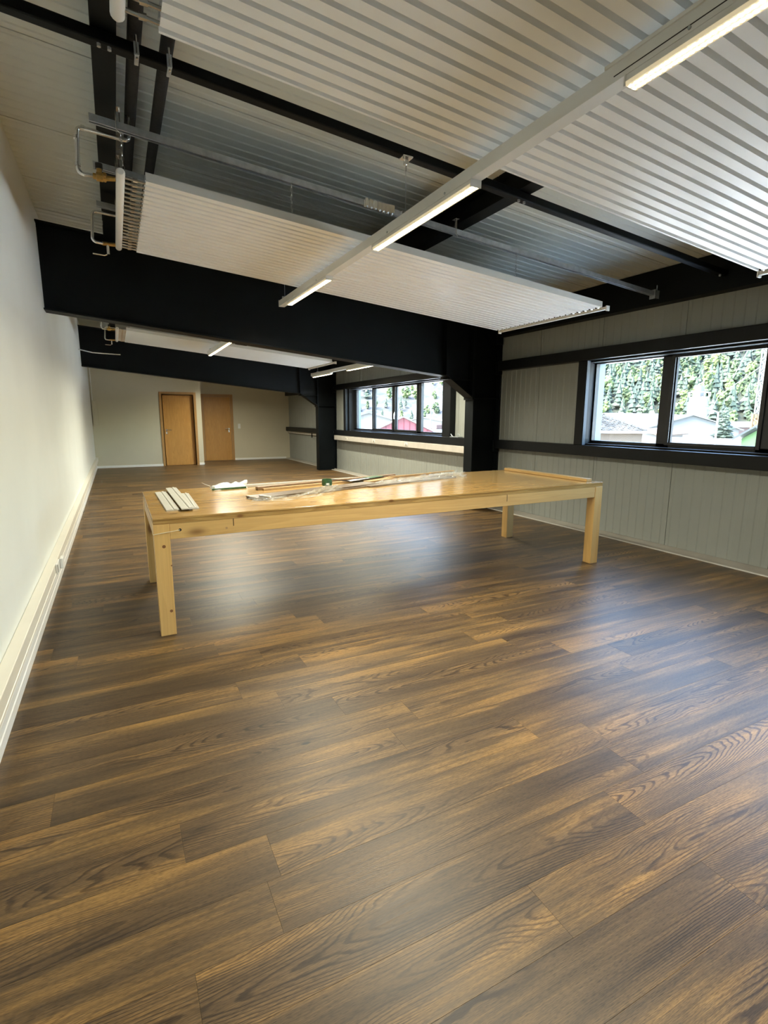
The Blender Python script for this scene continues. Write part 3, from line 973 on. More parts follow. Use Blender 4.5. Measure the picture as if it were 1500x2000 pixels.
# ------------------------------------------------------------------ radiant ceiling panels
def radiant(y0, ncorr, x0, x1, xh0, xh1, lab, chains, cols=20):
    pitch = 0.08
    y1 = y0 + pitch * ncorr + 0.02
    r = thing('radiant_panel', ((x0 + x1) / 2, (y0 + y1) / 2, zr(RP, (x0 + x1) / 2)), lab, 'ceiling panel')
    ys = []
    prof = [(y0, 0.0)]
    for i in range(ncorr):
        b = y0 + 0.01 + i * pitch
        # flat sheet between pressed-up tube beds
        for dy, dz in ((0.000, 0.0), (0.050, 0.0), (0.054, 0.030), (0.073, 0.030), (0.077, 0.0)):
            prof.append((b + dy, dz))
    prof.append((y1, 0.0))
    vs, fs = [], []
    nx = 2
    for (py, pz) in prof:
        for x in (x0, x1):
            vs.append((x, py, zr(RP, x) + pz))
    for i in range(len(prof) - 1):
        fs.append((2 * i, 2 * i + 1, 2 * i + 3, 2 * i + 2))
    MB().add(vs, fs).build('panel_sheet', 'radiant', r)
    e = MB()
    for yy in (y0, y1):
        s = 1 if yy == y0 else -1
        e.add([(x0, yy, zr(RP, x0) - 0.001), (x1, yy, zr(RP, x1) - 0.001), (x1, yy, zr(RP, x1) + 0.052), (x0, yy, zr(RP, x0) + 0.052),
               (x0, yy + s * 0.02, zr(RP, x0) + 0.052), (x1, yy + s * 0.02, zr(RP, x1) + 0.052)], [(0, 1, 2, 3), (3, 2, 5, 4)])
    e.build('edge_flange', 'radiant_side', r)
    e = MB()
    e.add([(x0, y0, zr(RP, x0) + 0.05), (x1, y0, zr(RP, x1) + 0.05), (x1, y1, zr(RP, x1) + 0.05), (x0, y1, zr(RP, x0) + 0.05)], [(0, 1, 2, 3)])
    e.build('insulation_back', 'galv', r)
    # headers
    for xh, xs in ((xh0, x0), (xh1, x1)):
        z = zr(RP, xh) + 0.008
        rr = 0.026 if xh == xh0 else 0.014
        h = MB()
        if xh == xh0:
            h.tube([(xh, y0 - 0.02, z), (xh, y0 - 0.005, z), (xh, y1 + 0.0, z), (xh, y1 + 0.02, z)], [0.018, rr, rr, 0.015], 14)
        else:
            h.box(xh - 0.018, xh + 0.018, y0 - 0.01, y1 + 0.01, z - 0.022, z + 0.004)
            h.box(xh - 0.022, xh + 0.022, y0 - 0.02, y0 - 0.008, z - 0.036, z + 0.012)
            h.box(xh - 0.022, xh + 0.022, y1 + 0.008, y1 + 0.02, z - 0.036, z + 0.012)
        h.build('header_tube', 'white_pvc', r, smooth=(xh == xh0))
        for i in range(ncorr):
            b = y0 + 0.01 + i * pitch + 0.052
            a, c = (xh, xs + 0.01) if xh < xs else (xs - 0.01, xh)
            t = MB().tube([(a, b, zr(RP, a) + 0.010), (c, b, zr(RP, c) + 0.010)], 0.0085, 8)
            xm = a + (c - a) * (0.55 if xh < xs else 0.4)
            t.tube([(xm - 0.014, b, zr(RP, xm) + 0.010), (xm + 0.014, b, zr(RP, xm) + 0.010)], 0.013, 8)
            t.build('connecting_tube', 'chrome', r, smooth=True)
    for (cx, cyy, ctop) in chains:
        chain(cx, cyy, zr(RP, cx) + 0.052, zr(ctop, cx) - 0.002, 'thin chain on the near edge of the middle panel, %s the light rail' % ('left of' if cx < 1.7 else 'right of'))
    return r
radiant(3.875, 20, 0.288, 4.37, 0.147, 4.43, 'white ribbed radiant ceiling panel hanging above the table in front of the middle beam', [(1.235, 3.895, 3.20), (3.28, 3.895, 3.20)])
radiant(0.83, 20, 0.265, 4.35, 0.125, 4.41, 'large white ribbed radiant ceiling panel overhead at the top of the picture', [])
radiant(10.36, 20, 0.29, 4.05, 0.15, 4.12, 'distant white radiant ceiling panel between the middle and the rear beam', [])
chain(0.165, 3.90, zr(RP, 0.165) + 0.035, zr(3.20, 0.165) + 0.0, 'short steel chain at the left header of the panel over the table')

# ------------------------------------------------------------------ pipes and valves at the panel ends
def pipes(dy, lab, far=False):
    hx = 0.147
    z = zr(RP, hx) + 0.008
    y = 3.98 + dy
    p = thing('supply_pipe', (0.0, y, z), 'steel supply pipe with brass valve at the radiant panel ' + lab, 'pipe')
    zt_ = zr(PU, 0.235) + 0.0
    pts = [(0.215, y, zt_), (0.215, y, z + 0.23), (-0.07, y + 0.02, z + 0.26), (-0.085, y + 0.02, z + 0.0), (0.0, y + 0.02, z)]
    MB().tube(pipe_pts(pts, 0.035), 0.0125, 10).build('pipe_run', 'chrome', p, smooth=True)
    for q in (((-0.03, y + 0.02, z + 0.257), (-0.05, y + 0.02, z + 0.258)), ((-0.078, y + 0.02, z + 0.21), (-0.079, y + 0.02, z + 0.19)), ((-0.083, y + 0.02, z + 0.06), (-0.083, y + 0.02, z + 0.04)),
              ((0.18, y, z + 0.235), (0.16, y, z + 0.236)), ((0.215, y, z + 0.28), (0.215, y, z + 0.30))):
        MB().tube(q, 0.0165, 10).build('fitting_collar', 'chrome', p, smooth=True)
    v = MB()
    v.tube([(-0.005, y + 0.02, z), (0.012, y + 0.02, z), (0.013, y + 0.02, z), (0.05, y + 0.02, z), (0.051, y + 0.02, z), (0.075, y + 0.02, z), (0.12, y + 0.01, z)], [0.018, 0.018, 0.027, 0.027, 0.018, 0.016, 0.013], 8)
    v.tube([(0.032, y + 0.02, z), (0.032, y + 0.02, z + 0.045)], 0.016, 8)
    v.tube([(0.06, y - 0.03, z + 0.004), (0.06, y + 0.06, z - 0.002)], 0.011, 6)
    v = v.build('valve_body', 'brass', p, smooth=True)
    MB().tube([(0.032, y + 0.02, z + 0.045), (0.032, y + 0.02, z + 0.075)], 0.022, 10).build('valve_cap', 'black_pl', v, smooth=True)
    y2 = 5.40 + dy
    r = thing('return_pipe', (0.0, y2, z), 'steel return pipe with small drain tap at the radiant panel ' + lab, 'pipe')
    pts = [(0.385, y2 - 0.01, zr(PU, 0.385)), (0.385, y2 - 0.01, z + 0.21), (-0.035, y2, z + 0.24), (-0.055, y2, z + 0.0), (0.03, y2 + 0.02, z - 0.005)]
    MB().tube(pipe_pts(pts, 0.035), 0.0125, 10).build('pipe_run', 'chrome', r, smooth=True)
    t = MB()
    t.tube([(0.02, y2 + 0.02, z - 0.004), (0.12, y2 + 0.03, z)], 0.015, 8)
    t.build('pipe_union', 'brass', r, smooth=True)
    t = MB()
    t.tube([(0.06, y2 + 0.025, z), (0.06, y2 + 0.025, z - 0.085)], 0.011, 8)
    t.tube([(0.05, y2 + 0.02, z - 0.09), (0.03, y2 + 0.02, z - 0.10), (-0.06, y2 + 0.02, z - 0.095)], 0.006, 6)
    t.build('drain_tap', 'chrome', r, smooth=True)
pipes(0.0, 'above the table')
pipes(6.50, 'beyond the middle beam')
cb = MB()
cb.tube([(XW + 0.01, 12.6, 2.75), (-0.3, 12.2, 2.66), (0.2, 12.15, 2.64)], 0.012, 6)
tag(cb.build('loose_cable', 'chrome', smooth=True), 'thin grey cable slung from the left wall to the distant panel', 'cable')

# ------------------------------------------------------------------ light rails
def lamp_module(yc, zb, xc, lab, ln=1.18, group='lit lamp modules on the ceiling rails'):
    """LED module: housing, lens plate and two rows of lit lenses, hung under the rail"""
    t = thing('lamp_module', (xc, yc, zb), lab, 'lamp')
    a, b = yc - ln / 2, yc + ln / 2
    MB().box(xc - 0.031, xc + 0.031, a, b, zb + 0.008, zb + 0.036).build('housing', 'trunk', t, bev=0.003)
    MB().prism([(xc - 0.033, zb + 0.012), (xc - 0.029, zb), (xc + 0.029, zb), (xc + 0.033, zb + 0.012)], a, b, 'y').build('lens_plate', 'led_body', t)
    n = int(ln / 0.0195)
    vs, fs = [], []
    for i in range(n):
        yy = a + (i + 0.5) * ln / n
        for s in (-1, 1):
            cx, cyv = xc + s * 0.0125, yy + (0.0045 if s > 0 else -0.0045)
            o = len(vs)
            for k in range(8):
                an = 2 * PI * k / 8
                vs.append((cx + 0.0075 * math.cos(an), cyv + 0.0075 * math.sin(an), zb - 0.0012))
            fs.append(tuple(o + k for k in range(8)))
    MB().add(vs, fs).build('lens_rows', 'led', t, kind='stuff')
    for s in (a, b):
        MB().box(xc - 0.034, xc + 0.034, s - 0.003, s + 0.003, zb - 0.002, zb + 0.037).build('end_cap', 'trunk', t)
    ld = bpy.data.lights.new('lamp_glow', 'AREA')
    ld.shape = 'RECTANGLE'
    ld.size, ld.size_y = 0.05, ln * 0.97
    ld.energy = LED_WATTS
    ld.color = (0.95, 0.92, 0.76)
    ld.spread = math.radians(160)
    lo = bpy.data.objects.new('lamp_glow', ld)
    COL.objects.link(lo)
    lo.parent = t
    lo.location = (0, 0, -0.006)
def rail(xc, zb, y0, y1, lab):
    t = thing('light_rail', (xc, (y0 + y1) / 2, zb), lab, 'light rail')
    w_ = 0.033
    m = MB()
    m.prism([(xc - w_, zb), (xc + w_, zb), (xc + w_, zb + 0.060), (xc + w_ - 0.008, zb + 0.066), (xc - w_ + 0.008, zb + 0.066), (xc - w_, zb + 0.060)], y0, y1, 'y')
    m.build('rail_body', 'trunk', t)
    for yy in (y0, y1):
        MB().box(xc - w_ - 0.001, xc + w_ + 0.001, yy - 0.004, yy + 0.004, zb - 0.001, zb + 0.067).build('end_cap', 'trunk', t, bev=0.002)
    y = y0 + 0.3
    k = 0
    return t
RX, RZ = 1.765, 2.632
lr = rail(RX, RZ, -0.30 + 0.25, 6.03, 'long white light rail from the top right corner to the middle beam')
MB().box(RX - 0.0345, RX - 0.033, 0.0, 1.56, RZ + 0.018, RZ + 0.021).build('joint_groove', 'dark_hole', lr)
MB().box(RX - 0.040, RX + 0.040, -0.04, 1.60, RZ + 0.058, RZ + 0.070).build('rail_cover', 'trunk', lr)
for i, (yy, lab) in enumerate(((0.92, 'lit lamp at the top right corner, nearest of the three on the near rail'), (3.03, 'lit lamp in the middle of the near light rail, crossing the black ceiling tube'), (5.14, 'lit lamp at the far end of the near light rail, before the middle beam'))):
    lamp_module(yy, RZ - 0.034, RX, lab)
    for q in (yy - 0.35, yy + 0.35):
        MB().tube([(RX - 0.033, q, RZ + 0.012), (RX - 0.038, q, RZ + 0.012)], 0.006, 6).build('screw', 'galv', lr)
RX2, RZ2 = RX + 0.0, 2.632
rail(RX2, RZ2, 6.95, 11.18, 'white light rail beyond the middle beam, left one of two')
for yy, lab in ((7.78, 'short looking lit lamp just beyond the lower edge of the middle beam'), (9.30, 'lit lamp over the distant panel, nearer half of the long light'), (10.50, 'lit lamp over the distant panel, farther half of the long light')):
    lamp_module(yy, RZ2 - 0.034, RX2, lab)
RX3, RZ3 = 4.33, 2.385
rail(RX3, RZ3, 7.0, 12.40, 'white light rail beyond the middle beam near the far window')
for yy, lab in ((7.50, 'lit lamp of the far window rail hidden close behind the middle beam'), (9.62, 'lit lamp above the far window, nearer of the two in view there'), (11.72, 'lit lamp near the far column, farther of the two by the far window')):
    lamp_module(yy, RZ3 - 0.034, RX3, lab, 1.18)
# lamps of the room part beyond the rear beam (lit walls around the doors show them at work)
RX4, RZ4 = 2.9, 2.50
rail(RX4, RZ4, 13.9, 16.2, 'white light rail in the last bay hidden above the rear beam')
lamp_module(15.0, RZ4 - 0.034, RX4, 'lit lamp in the last bay in front of the oak doors')

def wire(x, y, z0, z1, lab):
    t = thing('suspension_wire', (x, y, z0), lab, 'wire')
    MB().tube([(x, y, z0), (x, y, z1)], 0.0016, 6).build('wire_rope', 'galv', t)
    MB().box(x - 0.03, x + 0.03, y - 0.012, y + 0.012, z0 - 0.012, z0 + 0.006).build('rail_clip', 'galv', t, bev=0.003)
    c = MB()
    c.box(x - 0.035, x + 0.035, y - 0.03, y + 0.03, z1, z1 + 0.008)
    c.box(x - 0.012, x + 0.012, y - 0.012, y + 0.012, z1 - 0.035, z1)
    c.tube([(x - 0.03, y - 0.03, z1 - 0.004), (x - 0.03, y - 0.03, z1 - 0.02)], 0.008, 6)
    c.tube([(x, y, z1 - 0.035), (x, y, z1 - 0.07)], 0.005, 6)
    c.build('beam_clamp', 'chrome', t)
wire(RX, 3.19, RZ + 0.078, zr(pz0, RX) - 0.009, 'thin wire from the black ceiling tube down to the near light rail')
wire(RX, 5.90, RZ + 0.078, zr(CE, RX) - 0.02, 'thin wire holding the far end of the near light rail')
wire(RX2, 10.9, RZ2 + 0.078, zr(CE, RX2) - 0.02, 'thin wire holding the far end of the left rail beyond the beam')
wire(RX3, 12.0, RZ3 + 0.078, zr(CE, RX3) - 0.02, 'thin wire holding the far end of the rail by the far window')

# ------------------------------------------------------------------ table
TX0, TX1, TY0, TY1 = 0.160, 4.172, 3.533, 4.905
LEG = 0.095
def tz(x):                         # top surface, very slightly out of level
    return 0.785 + 0.0052 * (x - TX0)
tb = thing('work_table', (2.16, 4.2, 0), 'long pine work table with thick square legs in the middle of the floor', 'table')
TY1b = 4.905
def tslab(x0, x1, y0, y1, t0, t1):
    return MB().hexa([(x0, y0, tz(x0) + t0), (x1, y0, tz(x1) + t0), (x1, y1, tz(x1) + t0), (x0, y1, tz(x0) + t0),
                      (x0, y0, tz(x0) + t1), (x1, y0, tz(x1) + t1), (x1, y1, tz(x1) + t1), (x0, y1, tz(x0) + t1)])
tslab(TX0, TX1, TY0, TY1b, -0.0135, 0.0).build('tabletop', 'pine_x', tb, bev=0.0015)
tslab(TX0 + 0.001, TX1 - 0.001, TY0 + 0.0025, TY1b - 0.002, -0.040, -0.0145).build('lower_board', 'pine_x', tb, bev=0.001)
for lx in (TX0, TX1 - LEG):
    for ly in (TY0, TY1b - LEG - 0.02):
        zt_ = tz(lx) - 0.041
        MB().box(lx, lx + LEG, ly, ly + LEG, 0, zt_).build('leg', 'pine_z', tb, bev=0.002)
x_a, x_b = TX0 + LEG + 0.001, TX1 - LEG - 0.001
cutx = [x_a, 0.78, 2.98, x_b]
tslab(x_a, x_b, TY0 + 0.004, TY0 + 0.05, -0.142, -0.041).build('apron', 'pine_rail', tb, bev=0.002)
tslab(x_a, x_b, TY1b - 0.07, TY1b - 0.024, -0.142, -0.041).build('apron', 'pine_rail', tb, bev=0.002)
for lx in (TX0 + 0.004, TX1 - 0.05):
    tslab(lx, lx + 0.046, TY0 + LEG + 0.001, TY1b - LEG - 0.022, -0.142, -0.041).build('apron', 'pine_y', tb, bev=0.002)
for lx, hgt in ((0.655, 0.05), (2.995, 0.06)):
    z = tz(lx) - 0.042
    MB().box(lx, lx + 0.004, TY0 + 0.0025, TY0 + 0.01, z - hgt, z).build('joint_slot', 'dark_hole', tb)
MB().tube([(0.318, TY0 + 0.006, 0.700), (0.318, TY0 + 0.002, 0.700)], 0.0095, 10).build('bore_hole', 'dark_hole', tb)
MB().tube([(0.61, TY0 + 0.006, 0.685), (0.61, TY0 + 0.002, 0.685)], 0.008, 10).build('wood_plug', 'card', tb)
for (kx, kz, kr) in ((0.215, 0.60, 0.011), (0.252, 0.47, 0.005), (0.232, 0.165, 0.010)):
    MB().tube([(kx, TY0 + 0.004, kz), (kx, TY0 - 0.0004, kz)], kr, 12).build('knot', simple('knot_wood', (0.20, 0.085, 0.025), 0.5), tb)
st = MB()
st.tube([(0.318, TY0 - 0.002, 0.700), (0.20, TY0 - 0.003, 0.688), (TX0 - 0.003, TY0 - 0.003, 0.683), (TX0 - 0.003, TY0 + 0.06, 0.683)], 0.0022, 6)
tag(st.build('string', 'string', smooth=True), 'pale string wound round the top of the near left table leg', 'string')

# batten on the right end of the table
def quad_prism(pts, z0, z1, name, mat, lab, cat, **kw):
    """pts: 4 xy corners in order; heights measured from the table surface"""
    m = MB().hexa([(x, y, tz(x) + z0) for x, y in pts] + [(x, y, tz(x) + z1) for x, y in pts])
    return tag(m.build(name, mat, **kw), lab, cat)
quad_prism([(4.045, 3.62), (4.115, 3.62), (4.125, 4.86), (4.055, 4.86)], 0.001, 0.029, 'wooden_batten', 'pine_y', 'narrow pine batten lying along the right end of the table', 'batten', bev=0.002)

# three off-white profile boards at the left end
def profile_board(p0, p1, w_, z, name, lab):
    p0, p1 = Vector((*p0, 0)), Vector((*p1, 0))
    d = (p1 - p0).normalized()
    n = Vector((d.y, -d.x, 0))
    prof = [(0, 0), (0.0, 0.008), (0.45, 0.010), (0.50, 0.006), (0.56, 0.006), (0.60, 0.012), (0.78, 0.012), (0.82, 0.007), (0.95, 0.009), (1.0, 0.006), (1.0, 0)]
    vs = []
    for q in (p0, p1):
        for (a, h) in prof:
            r = q + n * (a * w_)
            vs.append((r.x, r.y, tz(r.x) + z + h))
    k = len(prof)
    fs = [(i, (i + 1) % k, k + (i + 1) % k, k + i) for i in range(k)] + [tuple(range(k)), tuple(range(k, 2 * k))]
    return tag(MB().add(vs, fs).build(name, 'white_lam'), lab, 'board', 'off-white profile boards at the left end of the table')
profile_board((0.262, 3.78), (0.25, 4.74), 0.085, 0.001, 'profile_board', 'off-white profiled board on the table, leftmost of three')
profile_board((0.405, 3.78), (0.425, 4.56), 0.07, 0.001, 'profile_board', 'off-white profiled board on the table, shortest and rightmost of three')
profile_board((0.353, 3.715), (0.345, 4.87), 0.085, 0.0145, 'profile_board', 'off-white profiled board on the table, on top between two others')

# white bag
def blob(name, mat, cx, cyv, L, Wd, H, rot, lab, cat, seed, parent=None, crumple=0.25, sx=20, sy=10):
    m = MB()
    vs, fs = [], []
    ca, sa = math.cos(rot), math.sin(rot)
    for top in (1, 0):
        for i in range(sx + 1):
            for j in range(sy + 1):
                u, v = i / sx * 2 - 1, j / sy * 2 - 1
                e = max(0.0, 1 - abs(u) ** 4) ** 0.5 * max(0.0, 1 - abs(v) ** 3) ** 0.5
                nz = mnoise.noise(Vector((u * 3 + seed, v * 2.5, seed * 1.7)))
                h = H * e * (0.75 + crumple * 2 * nz) if top else 0.0
                x, y = u * L / 2, v * Wd / 2 * (1 + 0.12 * mnoise.noise(Vector((u * 2, seed, 0))))
                X, Y = cx + ca * x - sa * y, cyv + sa * x + ca * y
                vs.append((X, Y, tz(X) + 0.001 + max(0.0004 * top, h)))
    n = (sx + 1) * (sy + 1)
    for i in range(sx):
        for j in range(sy):
            a = i * (sy + 1) + j
            fs.append((a, a + 1, a + sy + 2, a + sy + 1))
            fs.append((n + a, n + a + sy + 1, n + a + sy + 2, n + a + 1))
    m.add(vs, fs)
    return m.build(name, mat, parent, smooth=True)
bg = thing('plastic_bag', (0.86, 4.77, tz(0.86)), 'crumpled white plastic bag with green underside at the back edge of the table', 'bag')
blob('bag_body', 'white_foil', 0.86, 4.78, 0.30, 0.17, 0.055, 0.10, '', '', 3.1, bg)
b2 = MB()
b2.hexa([(0.70, 4.68, tz(0.7) + 0.001), (1.0, 4.695, tz(1.0) + 0.001), (1.0, 4.72, tz(1) + 0.001), (0.72, 4.74, tz(0.7) + 0.001),
         (0.70, 4.68, tz(0.7) + 0.014), (1.0, 4.695, tz(1.0) + 0.016), (1.0, 4.72, tz(1) + 0.016), (0.72, 4.74, tz(0.7) + 0.014)])
b2.build('green_underside', 'green_pl', bg, label='dark green strip')
MB().tube([(0.70, 4.75, tz(0.7) + 0.03), (0.66, 4.79, tz(0.7) + 0.045), (0.64, 4.83, tz(0.64) + 0.055)], [0.003, 0.002, 0.001], 6).build('tie_end', 'white_foil', bg)
bt = MB()
bt.tube([(0.97, 4.80, tz(1) + 0.022), (1.01, 4.81, tz(1) + 0.035), (1.025, 4.82, tz(1) + 0.050), (1.03, 4.81, tz(1) + 0.058)], [0.022, 0.024, 0.018, 0.006], 8)
bt.build('bag_neck', 'white_foil', bg, smooth=True)
pr = MB()
for (a, b, c_, d_) in ((0.80, 4.74, 0.815, 4.80), (0.93, 4.75, 0.95, 4.76), (0.96, 4.74, 0.97, 4.80)):
    pass

# planks in torn film: dark planks under clear film, mouldings, strips
def lath(p0, p1, w_, z, h, name, mat, lab, cat='board', group=None, bev=0.001, parent=None):
    p0, p1 = Vector((*p0, 0)), Vector((*p1, 0))
    d = (p1 - p0).normalized()
    n = Vector((-d.y, d.x, 0)) * w_
    q = [p0, p1, p1 + n, p0 + n]
    m = MB().hexa([(r.x, r.y, tz(r.x) + z) for r in q] + [(r.x, r.y, tz(r.x) + z + h) for r in q])
    o = m.build(name, mat, parent, bev=bev)
    return o if parent else tag(o, lab, cat, group)
lath((0.93, 3.93), (2.22, 4.33), 0.19, 0.001, 0.009, 'floor_plank', 'grey_oak', 'grey brown floor plank lying lowest in the torn film on the table')
lath((0.92, 3.955), (2.15, 4.345), 0.17, 0.011, 0.009, 'floor_plank', 'grey_oak', 'grey brown floor plank stacked on another near the front of the table')
lath((2.0, 4.22), (3.14, 4.52), 0.18, 0.001, 0.012, 'floor_plank', 'grey_oak', 'grey brown floor plank in clear film toward the middle of the table')
lath((1.06, 4.51), (2.60, 4.86), 0.05, 0.001, 0.028, 'wood_moulding', simple('brown_moulding', (0.22, 0.13, 0.06), 0.5, 0, 0.2, 20), 'brown moulding with blunt left end, behind the film wrapped planks', 'moulding')
lath((1.10, 4.47), (3.02, 4.895 - 0.03), 0.030, 0.001, 0.016, 'wood_moulding', 'card', 'thin tan moulding running the length of the pile on the table', 'moulding')
lath((0.98, 4.76), (2.50, 4.86), 0.022, 0.001, 0.022, 'white_lath', 'white_lam', 'long white lath along the back edge of the table', 'lath')
lath((2.44, 4.70), (3.24, 4.83), 0.024, 0.018, 0.012, 'wooden_lath', 'card', 'thin brown lath at the back of the film, right end of the pile', 'lath')
lath((2.95, 4.71), (3.30, 4.79), 0.03, 0.031, 0.012, 'wooden_lath', 'card', 'short brown lath end lying on top at the right of the pile', 'lath')
lath((1.02, 3.92), (0.96, 4.02), 0.016, 0.021, 0.012, 'paper_roll', 'white_foil', 'small white paper strip at the left front corner of the stacked planks', 'paper')

def film(seed, path, wid, hgt, lab, nseg=60):
    vs, fs = [], []
    nv = 12
    for i in range(nseg + 1):
        t = i / nseg * (len(path) - 1)
        k = min(int(t), len(path) - 2)
        f = t - k
        px = path[k][0] * (1 - f) + path[k + 1][0] * f
        py = path[k][1] * (1 - f) + path[k + 1][1] * f
        ww = wid[k] * (1 - f) + wid[k + 1] * f
        hh = hgt[k] * (1 - f) + hgt[k + 1] * f
        for j in range(nv + 1):
            v = j / nv * 2 - 1
            n1 = mnoise.noise(Vector((px * 16 + seed, v * 3.5, seed)))
            n2 = mnoise.noise(Vector((px * 45, v * 9, seed * 2)))
            n3 = mnoise.noise(Vector((px * 6, v * 1.5, seed * 3)))
            h = hh * max(0.0, (1 - v * v)) * (0.75 + 0.9 * n1 + 0.7 * n2)
            x = px + 0.05 * n1 + 0.01 * n2
            y = py + v * ww / 2 * (1 + 0.4 * n3)
            vs.append((x, y, tz(x) + 0.003 + max(0.0, h)))
    for i in range(nseg):
        for j in range(nv):
            a = i * (nv + 1) + j
            fs.append((a, a + 1, a + nv + 2, a + nv + 1))
    return tag(MB().add(vs, fs).build('plastic_film', 'film'), lab, 'film')
film(1.3, [(0.86, 3.98), (0.98, 3.92), (1.15, 3.90), (1.35, 3.99), (1.55, 4.10), (1.70, 4.22)], [0.13, 0.15, 0.12, 0.13, 0.17, 0.14], [0.022, 0.024, 0.020, 0.034, 0.066, 0.034], 'crumpled clear film bunched along the front of the planks on the table', 90)
film(4.7, [(1.95, 4.30), (2.25, 4.40), (2.6, 4.50), (2.95, 4.58), (3.20, 4.62), (3.30, 4.62)], [0.10, 0.26, 0.30, 0.32, 0.30, 0.10], [0.012, 0.03, 0.034, 0.036, 0.045, 0.04], 'sleeve of clear film over the planks toward the middle of the table', 80)

# green cup-like label roll and printed card
sp1 = thing('green_strap_roll', (1.66, 4.40, tz(1.66)), 'small dark green rolled label standing in the film on the table', 'roll')
pts = [(1.655 + 0.042 * math.cos(a), 4.40 + 0.042 * math.sin(a)) for a in [2 * PI * i / 16 for i in range(16)]]
vs, fs = [], []
for (r_, z_) in ((0.044, 0.030), (0.047, 0.060), (0.044, 0.088), (0.040, 0.088), (0.041, 0.060), (0.040, 0.030)):
    for i in range(16):
        a = 2 * PI * i / 16
        vs.append((1.655 + r_ * math.cos(a), 4.40 + r_ * math.sin(a), tz(1.66) + z_ - 0.010))
for k in range(6):
    for i in range(16):
        fs.append((k * 16 + i, k * 16 + (i + 1) % 16, ((k + 1) % 6) * 16 + (i + 1) % 16, ((k + 1) % 6) * 16 + i))
MB().add(vs, fs).build('roll_body', 'green_pl', sp1, smooth=True)
MB().box(1.63, 1.66, 4.354, 4.357, tz(1.66) + 0.030, tz(1.66) + 0.046).build('print_patch', 'white_foil', sp1)
tl = MB()
tl.tube([(1.69, 4.40, tz(1.7) + 0.075), (1.80, 4.45, tz(1.8) + 0.055), (1.98, 4.55, tz(2) + 0.022)], 0.004, 6)
tl.build('strap_tail', 'black_pl', sp1)
cdx = thing('printed_sleeve', (2.15, 4.68, tz(2.15)), 'black and green printed paper sleeve on the planks', 'sleeve')
lath((1.92, 4.50), (2.42, 4.75), 0.10, 0.026, 0.003, 'paper_sheet', 'black_pl', '', parent=cdx)
lath((2.20, 4.63), (2.40, 4.73), 0.10, 0.030, 0.003, 'green_patch', 'green_pl', '', parent=cdx)
lath((1.93, 4.495), (2.06, 4.56), 0.06, 0.030, 0.003, 'white_patch', 'white_foil', '', parent=cdx)
lath((2.07, 4.575), (2.19, 4.635), 0.022, 0.031, 0.002, 'print_line', 'white_foil', '', parent=cdx)
lath((2.10, 4.46), (2.46, 4.62), 0.07, 0.016, 0.008, 'card_piece', 'card', 'light brown card offcut beside the printed sleeve', 'card')

# ------------------------------------------------------------------ outside
def leaf_mat(name, a, b, c):
    m, nt, p, out = new_mat(name)
    tc = nd(nt, 'ShaderNodeTexCoord').outputs['Object']
    oi = nd(nt, 'ShaderNodeObjectInfo').outputs['Random']
    n = noise_n(nt, tc, 0.55, 5, 0.7)
    n2 = math_n(nt, 'ADD', math_n(nt, 'MULTIPLY', n, 0.85), math_n(nt, 'MULTIPLY', oi, 0.25))
    col = ramp(nt, n2, [(0.38, a), (0.55, b), (0.75, c)])
    nt.links.new(col, p.inputs['Base Color'])
    p.inputs['Roughness'].default_value = 0.8
    return m
MAT['leaf'] = leaf_mat('green_foliage', (0.022, 0.052, 0.018), (0.085, 0.135, 0.030), (0.20, 0.25, 0.055))
MAT['leaf_dark'] = leaf_mat('dark_conifer_foliage', (0.014, 0.036, 0.024), (0.032, 0.065, 0.036), (0.07, 0.11, 0.05))
def ground_mat():
    m, nt, p, out = new_mat('hillside_ground')
    tc = nd(nt, 'ShaderNodeTexCoord').outputs['Object']
    n = noise_n(nt, tc, 0.02, 5, 0.6)
    n2 = noise_n(nt, tc, 0.15, 4, 0.65)
    sepp = nd(nt, 'ShaderNodeSeparateXYZ')
    nt.links.new(tc, sepp.inputs[0])
    # northern slope (large y against x) is pale rock
    az = math_n(nt, 'DIVIDE', sepp.outputs[1], math_n(nt, 'MAXIMUM', sepp.outputs[0], 1.0))
    rock = ramp(nt, math_n(nt, 'ADD', math_n(nt, 'MULTIPLY', az, 0.3), math_n(nt, 'MULTIPLY', n, 0.25)), [(0.42, (0, 0, 0)), (0.50, (1, 1, 1))])
    gr = ramp(nt, n2, [(0.35, (0.025, 0.05, 0.02)), (0.7, (0.09, 0.12, 0.05))])
    rk = ramp(nt, n2, [(0.40, (0.07, 0.11, 0.07)), (0.52, (0.24, 0.23, 0.22)), (0.75, (0.34, 0.32, 0.31))])
    nt.links.new(mixc(nt, rock, gr, rk), p.inputs['Base Color'])
    p.inputs['Roughness'].default_value = 0.9
    return m
MAT['hill'] = ground_mat()
MAT['yard'] = simple('pale_concrete_yard', (0.50, 0.49, 0.46), 0.8, 0, 0.1, 0.1)

